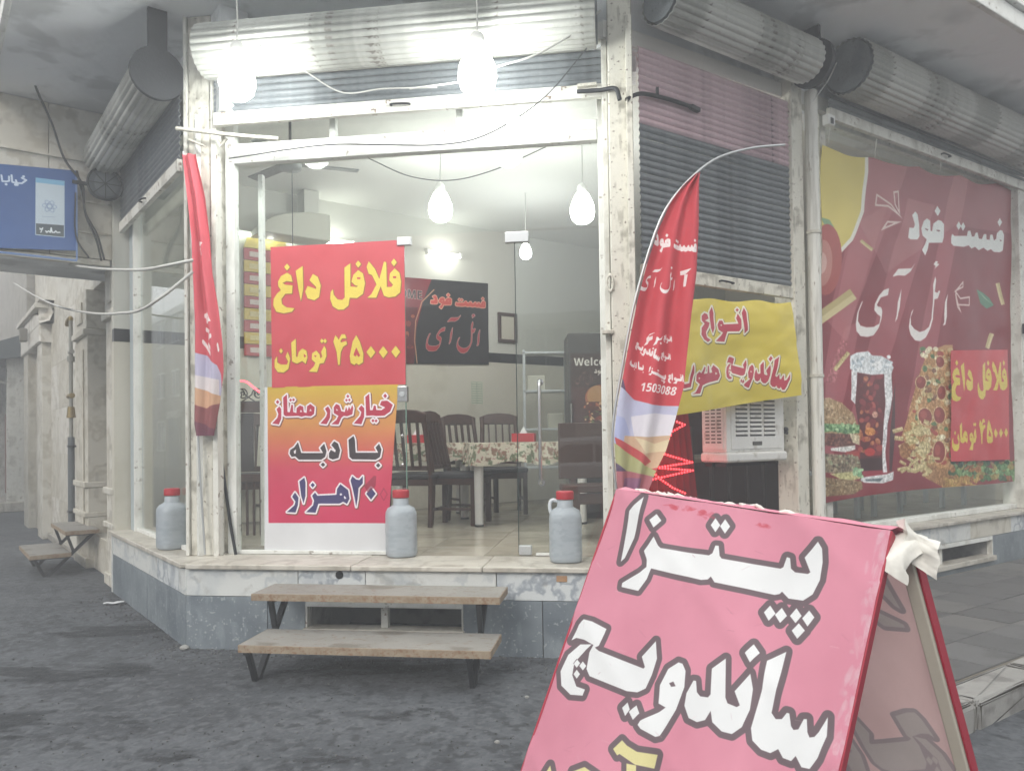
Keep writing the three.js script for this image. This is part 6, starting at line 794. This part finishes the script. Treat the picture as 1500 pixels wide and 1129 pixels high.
// ---------- neighbouring stone house on the left street ----------
{
  const U = (x, y = 600, w = 0) => FL.px(x, y, w)[0];
  const t = onFrame('stone_house', 'cream stone house with projecting upper bay and carved pilasters left of the shop', 'building', FL, ULEFT - 0.06, 0, 0), o = ULEFT - 0.06;
  const P = (name, u0, u1, y0, y1, w0, w1, m, r = 0.008, par = t) => part(name, box(Math.min(u0, u1) - o, Math.max(u0, u1) - o, y0, y1, w0, w1, r), m, par);
  const HB = 3.32, a = ULEFT - 0.06, b = U(146), c = U(119), d = U(103), e = U(63), f = U(36);
  const S = (i) => M.stone[((i % 3) + 3) % 3];
  // right pilaster: shaft with raised panel, base and capital
  const pil = (u0, u1, i) => { const g = new THREE.Group(); g.name = 'pilaster'; t.add(g); const m = S(i), w = Math.abs(u0 - u1); const lo = Math.min(u0, u1); P('shaft', lo, lo + w, 0.12, HB - 0.5, -0.3, -0.06, m, 0.01, g); P('base_block', lo - 0.004, lo + w + 0.004, 0, 0.12, -0.3, -0.03, m, 0.01, g); P('panel', lo + w * 0.25, lo + w * 0.75, 0.5, HB - 0.7, -0.058, -0.035, m, 0.012, g); P('bracket', lo - 0.01, lo + w + 0.01, HB - 0.55, HB - 0.47, -0.3, -0.01, m, 0.015, g); P('capital', lo, lo + w, HB - 0.469, HB, -0.3, -0.05, m, 0.01, g); P('capital_panel', lo + w * 0.3, lo + w * 0.7, HB - 0.38, HB - 0.12, -0.048, -0.03, m, 0.01, g); P('band', lo - 0.01, lo + w + 0.01, 0.95, 1.02, -0.3, -0.02, m, 0.012, g); P('band', lo - 0.01, lo + w + 0.01, 0.6, 0.66, -0.3, -0.02, m, 0.012, g); };
  pil(a, b, 0); pil(c, d, 1);
  // doorway between the pilasters
  const dg = new THREE.Group(); dg.name = 'door'; t.add(dg); P('leaf', b, c, 0.42, HB - 0.4, -0.75, -0.7, plain(0x5d5b57, 0.6), 0.006, dg); P('handle', lerp(b, c, 0.15) - 0.015, lerp(b, c, 0.15) + 0.015, 1.35, 1.5, -0.698, -0.66, M.brass, 0.004, dg); P('jamb', c - 0.001, c + 0.03, 0.4, HB, -0.74, -0.301, M.stoneGrey, 0.004, dg); P('threshold', b, c, 0, 0.4, -0.75, -0.12, S(1), 0.01, dg); P('head', b, c, HB - 0.4, HB, -0.75, -0.3, M.stoneGrey, 0.006, dg); P('jamb', b - 0.03, b + 0.001, 0.4, HB, -0.74, -0.301, M.stoneGrey, 0.004, dg);
  // plain wall of large slabs
  { const g = new THREE.Group(); g.name = 'wall'; t.add(g); const n = 3, h = HB / 5; for (let i = 0; i < n; i++) for (let j = 0; j < 5; j++) P('wall_slab', lerp(d, e, i / n) - 0.002, lerp(d, e, (i + 1) / n) + 0.002, j * h + 0.001, (j + 1) * h - 0.001, -0.3, -0.1 + R(-0.002, 0.002), S(i + j * 2), 0.004, g); P('footing', d, e, 0, 0.1, -0.1, -0.05, M.stoneGrey, 0.01, g); }
  // gate portal with pediment
  { const g = new THREE.Group(); g.name = 'portal'; t.add(g); const yT = FL.px(50, 510, 0)[1]; const w = Math.abs(e - f); P('jamb', e - w * 0.22, e, 0, yT, -0.3, 0.02, S(0), 0.01, g); P('jamb', f, f + w * 0.25, 0, yT, -0.3, 0.02, S(1), 0.01, g); P('gate_leaf', f + w * 0.25 + 0.01, e - w * 0.22 - 0.01, 0, yT, -0.45, -0.4, plain(0x4e4c49, 0.6), 0.004, g); P('panel', f + w * 0.35, e - w * 0.32, yT - 0.5, yT - 0.1, -0.398, -0.385, M.brass, 0.004, g); const ped = part('pediment', prism([[f - o - 0.05, yT], [e - o + 0.05, yT], [e - o + 0.05, yT + 0.35], [(e + f) / 2 - o, yT + 0.62], [f - o - 0.05, yT + 0.3]], 0.36, 0.02).translate(0, 0, -0.3), S(2), g); void ped; P('cornice', f - 0.1, e + 0.1, yT + 0.5, yT + 0.58, -0.3, 0.12, S(0), 0.012, g); P('wall_lamp', (e + f) / 2 - 0.07, (e + f) / 2 + 0.07, yT + 0.12, yT + 0.34, 0.085, 0.2, plain(0x77736a, 0.5), 0.02, g); P('back_wall', f - 3, e, 0, HB, -0.6, -0.5, S(1), 0.004, g); }
  P('wall', -9.4, f, 0, HB, -0.3, -0.1, S(1)); P('upper_storey', -9.4, ULEFT - 0.1, HB + 0.002, HSOF + 0.6, -0.32, -0.13, S(0)); P('upper_wall', e + 0.001, f, 0.62 + FL.px(50, 510, 0)[1], HB, -0.3, -0.12, S(2));
  // projecting upper bay: slab courses on the face toward the shop, soffit below
  { const g = new THREE.Group(); g.name = 'bay'; t.add(g); const W = 1.5, ys = [HB, FL.px(150, 356, 0)[1], FL.px(150, 313, 0)[1], 4.28, HSOF - 0.004]; P('core', ULEFT - 1.25, ULEFT - 0.1, HB, HSOF - 0.003, -0.3, W, M.plaster, 0, g);
    for (let j = 0; j + 1 < ys.length; j++) { let z = -0.02, k = 0; while (z < W) { const z1 = Math.min(W, z + (k === 0 ? 0.55 : 0.85)); part('wall_slab', box(-0.04 - 0.001, -0.006 + R(-0.002, 0.002) + (j % 2 ? 0 : 0.004), ys[j] + 0.004, ys[j + 1] - 0.004, z + 0.003, z1 - 0.003, 0.004), S(j + k), g); z = z1; k++; } if (j) part('string_course', box(-0.006, 0.02, ys[j] - 0.012, ys[j] + 0.012, 0.02, W, 0.004), S(j), g); }
    part('drip_edge', box(-0.06, 0.0, HB - 0.06, HB - 0.004, 0.0, W, 0.008), S(0), g); part('plaster_edge', box(-0.01, 0.06, 4.28, HSOF - 0.01, -0.02, 0.06, 0.006), M.plaster, g); }
  // gas pipe with valves
  { const g = thing('gas_pipe', 'thin grey gas pipe with brass valves on the stone wall', 'pipe', FL.at(U(101, 620, 0.0), 0, -0.02), FL.turn); const y = (p) => FL.px(100, p, 0)[1]; part('lower_pipe', rod(V(0, y(772), 0), V(0, y(640), 0), 0.04, 0.04, 14), M.pipeDark, g); part('upper_pipe', rod(V(0, y(640), 0), V(0, y(468), 0), 0.024, 0.024, 12), M.pipe, g); part('valve', rod(V(0, y(612), 0), V(0, y(596), 0), 0.055, 0.04), M.brass, g); part('valve_handle', rod(V(-0.16, y(580), 0), V(0.1, y(580), 0), 0.035), M.brass, g); part('valve', rod(V(-0.06, y(516), 0), V(0.1, y(516), 0), 0.03), M.pipe, g); part('coupling', rod(V(0, y(530), 0), V(0, y(522), 0), 0.045), M.pipe, g); part('elbow', tube([V(0, y(470), 0), V(0, y(466), 0.0), V(-0.1, y(470), 0.02), V(-0.16, y(474), 0.02)], 0.03, 16, 8), M.brass, g); for (const p of [655, 750]) part('clip', box(-0.05, 0.09, y(p), y(p) + 0.025, -0.08, 0.045, 0.004), M.darkMetal, g); }
}
// street name plate on the bay
{
  const FB = new Frame(FL.at(ULEFT - 0.05, 0, 0), -FL.n.x, -FL.n.z);   // the bay face, u runs toward the shop
  const s = signOn(FB, 0.075, [[-90, 232], [112, 250], [112, 367], [-90, 360]], 420, (g, map, w, h) => {
    g.fillStyle = '#365a96'; g.fillRect(0, 0, w, h); g.strokeStyle = '#7f98c0'; g.lineWidth = 3; const ln = (a, c = '#c9d6e8', k = 7) => { g.strokeStyle = c; g.lineWidth = k; g.lineCap = 'round'; g.lineJoin = 'round'; g.beginPath(); for (let i = 0; i < a.length; i += 2) { const p = map(a[i] / 7.53, 230 + a[i + 1] / 7.53); i ? g.lineTo(...p) : g.moveTo(...p); } g.stroke(); };
    ln([235, 230, 285, 255, 235, 290, 180, 285, 170, 255]); ln([170, 285, 130, 275, 122, 200]); ln([95, 215, 95, 262, 70, 270, 20, 265, 10, 200]); for (const [x, y] of [[255, 215], [165, 305], [185, 305], [62, 300]]) { const p = map(x / 7.53, 230 + y / 7.53); g.fillStyle = '#c9d6e8'; g.beginPath(); g.arc(...p, 5, 0, 7); g.fill(); }
    poly(g, map, [51.5, 260, 94, 265, 94, 348, 51, 344], '#c3d2de'); poly(g, map, [51.5, 260, 94, 265, 94, 272, 51.5, 267], '#7fb6d8'); poly(g, map, [52, 327, 93, 330, 93, 347, 52, 343], '#4b565e');
    const [ex, ey] = map(72, 302); g.strokeStyle = '#7a93b8'; g.lineWidth = 2; for (let i = 0; i < 3; i++) { g.beginPath(); g.ellipse(ex, ey, w * 0.055, w * 0.022, i * Math.PI / 3, 0, 7); g.stroke(); } g.beginPath(); g.arc(ex, ey, w * 0.018, 0, 7); g.stroke(); ln([460, 655, 520, 660, 600, 662], '#9fb2c8', 2);
    ln([655, 830, 625, 832, 610, 815, 595, 832, 570, 830, 560, 780, 550, 830, 530, 815, 510, 830, 500, 815], '#dfe6ea', 5); ln([435, 785, 440, 800, 450, 788, 455, 800, 468, 780, 445, 830], '#dfe6ea', 4);
  }, { rough: 0.4, wear: 0.05, nx: 2, ny: 2, thick: 0.012 });
  const t = signThing('street_sign', 'blue street name plate with white lettering and emblem panel on the stone bay', 'sign', 'plate', s); part('rim', [box(0, s.Wm, -0.008, 0.012, -0.002, 0.01, 0.003), box(s.Wm - 0.012, s.Wm + 0.004, 0.012, s.Hm - 0.06, -0.002, 0.01, 0.003)], plain(0x6c86b4, 0.5), t); part('mount', [box(0.3, 0.36, 0.1, s.Hm - 0.15, -0.07, -0.013), box(s.Wm - 0.3, s.Wm - 0.24, 0.1, s.Hm - 0.15, -0.07, -0.013)], M.darkMetal, t);
  const c = FB.px(148, 272, 0.16), h = thing('loudspeaker', 'round dark caged loudspeaker mounted beside the blue street sign', 'loudspeaker', FB.at(c[0], c[1], 0.03), FB.turn); part('drum', rod(V(0, 0, 0.03), V(0.02, 0, 0.2), 0.11, 0.15, 24), plain(0x4b5257, 0.6), h); part('rim', new THREE.TorusGeometry(0.155, 0.012, 8, 28).translate(0.02, 0, 0.21), M.darkMetal, h); part('cone', lathe([[0, 0.0], [0.05, 0.02], [0.12, 0.0]], 20).rotateX(Math.PI / 2).translate(0.02, 0, 0.205), plain(0x5d6468, 0.6), h); for (let i = 0; i < 4; i++) { const k = i * Math.PI / 4; part('guard_bar', bar(V(0.02 + 0.15 * Math.cos(k), 0.15 * Math.sin(k), 0.222), V(0.02 - 0.15 * Math.cos(k), -0.15 * Math.sin(k), 0.222), 0.008, 0.008), M.darkMetal, h); } part('bracket', [box(-0.03, 0.03, -0.03, 0.03, -0.05, 0.05), box(-0.25, -0.1, -0.015, 0.015, 0.1, 0.13)], M.darkMetal, h);
  // cables down the face
  const q = (x, y, w = 0.12) => { const p = FB.px(x, y, w); return FB.at(p[0], p[1], w); };
  const cab = (label, pts, r = 0.012, m = M.cable) => { const t2 = thing('cable', label, 'cable', V(0, 0, 0)); part('strand', tube(pts, r, 60, 6), m, t2); };
  cab('dark cable looping down from the soffit past the loudspeaker', [q(28, -20, 0.5), q(34, 70, 0.4), q(52, 128, 0.3), q(75, 180), q(95, 235), q(120, 270), q(124, 310), q(142, 345), q(152, 380)]); cab('dark cable sagging beside the street sign to the door head', [q(112, 250), q(118, 275), q(126, 318), q(140, 350), q(148, 382)], 0.01); cab('thin dark wire hanging behind the lower corner of the street sign', [q(110, 282), q(112, 350), q(130, 378)], 0.008);
  const l = (x, y, w = 0.3) => { const p = FL.px(x, y, w); return FL.at(p[0], p[1], w); };
  cab('white rope sagging under the bay to the furled flag', [l(-20, 352), l(50, 374), l(110, 389), l(180, 395), l(235, 391), l(282, 381, 0.1)], 0.011, M.cableWhite); cab('white rope hanging low from the stone wall to the furled flag', [l(20, 415, 0.05), l(60, 438, 0.1), l(110, 455), l(170, 459), l(230, 440), l(282, 398, 0.1)], 0.011, M.cableWhite);
}
// farther shop down the left street
{
  const t = onFrame('far_shop', 'grey shuttered shop with dark awning farther down the left street', 'building', FL, -14.2, 0, 0); part('wall', box(-14, 0, 0, 6.5, -3, -0.35), M.stoneGrey, t); for (let i = 0; i < 5; i++) { const x = -0.3 - i * 2.2; part('pier', box(x - 0.2, x, 0, 3.4, -0.349, 0.0, 0.01), M.paint, t); part('roller_door', box(x - 2.1, x - 0.25, 0.2, 3.0, -0.349, -0.25, 0.01), M.slatGrey, t); part('display', box(x - 1.9, x - 0.5, 0.3, 2.2, -0.249, -0.1, 0.02), i % 2 ? plain(0x9aa7ac, 0.6) : plain(0x8a4a3c, 0.7), t); } part('awning', prism([[0, 3.4], [0, 3.9], [1.5, 3.3], [1.5, 3.15]], 12).rotateY(-Math.PI / 2).translate(0, 0, -0.35), plain(0x3e474b, 0.7), t); for (let i = 0; i < 4; i++) part('awning_arm', bar(V(-0.4 - i * 3, 2.7, -0.3), V(-0.4 - i * 3, 3.2, 1.1), 0.04, 0.04), M.paint, t); part('step', box(-12, 0, 0, 0.2, -0.34, 0.6, 0.02), M.sill, t);
  const f = onFrame('filler_house', 'pale plastered house between the stone house and the far shop', 'building', FL, -14.1, 0, 0); part('wall', box(0.01, 4.6, 0, 6, -3, -0.5), M.stone[1], f); part('door', box(2.2, 3.2, 0, 2.2, -0.499, -0.45, 0.01), plain(0x5a5652, 0.6), f); part('cornice', box(0.01, 4.6, 3.2, 3.35, -0.499, -0.3, 0.02), M.stone[0], f);
}
// ---------- wires on the front, small fittings, litter ----------
{
  const C = (x, y, w) => { const p = FC.px(x, y, w); return FC.at(p[0], p[1], w); }; const cab = (name, label, cat, pts, r, m) => { const t2 = thing(name, label, cat, V(0, 0, 0)); part('strand', tube(pts, r, 60, 6), m, t2); };
  cab('cable', 'thin white wire from the right bulb up to the corner pillar', 'cable', [C(600, 130, 0.1), C(690, 116, 0.1), C(722, 100, 0.1), C(780, 82, 0.05), C(830, 55, 0), C(880, 15, 0)], 0.007, M.cableWhite); cab('cable', 'thin wire sagging across the transom from post to pillar', 'cable', [C(335, 232, -0.38), C(480, 212, -0.36), C(560, 212, -0.36), C(640, 212, -0.36), C(690, 205, -0.36), C(742, 182, -0.33), C(800, 140, -0.25), C(860, 70, -0.1)], 0.005, M.cable); cab('cable', 'thin wire from the left bulb along the grey shutter', 'cable', [C(376, 66, 0.08), C(440, 100, -0.1), C(500, 135, -0.28), C(560, 130, -0.2), C(640, 128, -0.1)], 0.006, M.cableWhite); cab('cable', 'faint wire looping inside the upper glass', 'cable', [C(540, 232, -0.7), C(600, 258, -0.7), C(660, 264, -0.7), C(720, 250, -0.7), C(800, 215, -0.7)], 0.004, M.cable);
  // iron bars with latches at both ends of the shutter
  const bl = thing('shutter_latch', 'white iron latch bar crossing the left corner post', 'latch', V(0, 0, 0)); part('rod', tube([C(258, 188, -0.25), C(300, 193, -0.25), C(345, 198, -0.25), C(408, 203, -0.28)], 0.016, 20, 8), M.paintWorn, bl); part('plate', bar(C(278, 205, -0.27), C(300, 214, -0.27), 0.05, 0.012), M.paintWorn, bl); part('stay', bar(C(322, 215, -0.3), C(332, 203, -0.28), 0.014, 0.014), M.paintWorn, bl);
  const br = thing('shutter_latch', 'rusty iron latch bar with hook at the top of the corner pillar', 'latch', V(0, 0, 0)); part('rod', tube([C(846, 134, -0.24), C(880, 132, -0.2), C(902, 130, -0.15), C(908, 146, -0.14)], 0.016, 24, 8), M.darkMetal, br); part('plate', bar(C(846, 127, -0.27), C(874, 124, -0.27), 0.05, 0.02), M.paintWorn, br);
  const Rr = (x, y, w) => { const p = FR.px(x, y, w); return FR.at(p[0], p[1], w); };
  const b3 = thing('shutter_latch', 'rusty latch rod lying across the pink shutter slats', 'latch', V(0, 0, 0)); part('rod', tube([Rr(918, 146, -0.08), Rr(928, 140, -0.08), Rr(940, 137, -0.09), Rr(975, 144, -0.1), Rr(1018, 158, -0.1)], 0.015, 24, 8), M.darkMetal, b3); part('pin', bar(Rr(963, 128, -0.09), Rr(963, 140, -0.09), 0.02, 0.02), M.darkMetal, b3); part('end_block', bar(Rr(1012, 156, -0.1), Rr(1024, 162, -0.1), 0.035, 0.03), M.darkMetal, b3);
  const sb = thing('socket_box', 'small white junction box above the food banner', 'junction box', FR.at(FR.px(1216, 172, -0.02)[0], FR.px(1216, 177, -0.02)[1], -0.03), FR.turn); part('case', box(-0.05, 0.05, -0.04, 0.05, -0.03, 0.03, 0.006), M.whitePlastic, sb); part('knock_out', box(-0.02, 0.02, -0.03, 0.02, 0.03, 0.034), M.dark, sb);
  cab('cable', 'white cord from the roller bracket down to the drain pipe', 'cable', [Rr(1226, 92, 0.05), Rr(1212, 120, 0.02), Rr(1191, 148, -0.02)], 0.006, M.cableWhite);
  // tie cords along the top of the banner
  for (const [x, y, l] of [[1214, 208, 'string tie at the lemon corner of the food banner'], [1282, 225, 'string tie at the dark corner of the food banner top edge'], [1378, 246, 'string tie midway along the top of the food banner']]) cab('banner_tie', l, 'string', [Rr(x, y + 4, -0.12), Rr(x + 1, y - 8, -0.08), Rr(x + 3, y - 22, -0.04)], 0.006, M.cableWhite);
  // litter
  const P = atHeight(166, 885, 0.002), pp = thing('paper_scrap', 'crumpled white paper scrap lying on the asphalt near the left plinth', 'paper', P, 0.5); part('paper', (() => { const g = new THREE.PlaneGeometry(0.17, 0.07, 10, 5); g.rotateX(-Math.PI / 2); const p = g.attributes.position; for (let i = 0; i < p.count; i++) p.setY(i, 0.004 + 0.03 * fbm(p.getX(i) * 3 + 0.5, p.getZ(i) * 3 + 0.5, 6, 601, 3)); g.computeVertexNormals(); return g; })(), plain(0xd9dadb, 0.8, { side: THREE.DoubleSide }), pp);
  const st = (x, y, s, label) => { const Q = atHeight(x, y, 0), g = new THREE.DodecahedronGeometry(s, 1), p = g.attributes.position; for (let i = 0; i < p.count; i++) { const k = 0.8 + 0.35 * vnoise(p.getX(i) * 9 + 5, p.getZ(i) * 9 + p.getY(i) * 5, 16, 611); p.setXYZ(i, p.getX(i) * k, p.getY(i) * 0.6 * k, p.getZ(i) * k); } g.computeVertexNormals(); const t2 = thing('pebble', label, 'stone', Q.setY(s * 0.35), R(0, 3)); part('stone', metres(g), M.kerb[0], t2); };
  st(270, 951, 0.035, 'pale stone chip at the foot of the plinth corner'); st(728, 1088, 0.014, 'dark pebble on the asphalt in front of the steps'); st(772, 1022, 0.014, 'pebble on the asphalt beside the pink sign');
}
scene.fog = new THREE.FogExp2(0xe8eaee, 0.022);
renderer.render(scene, camera);
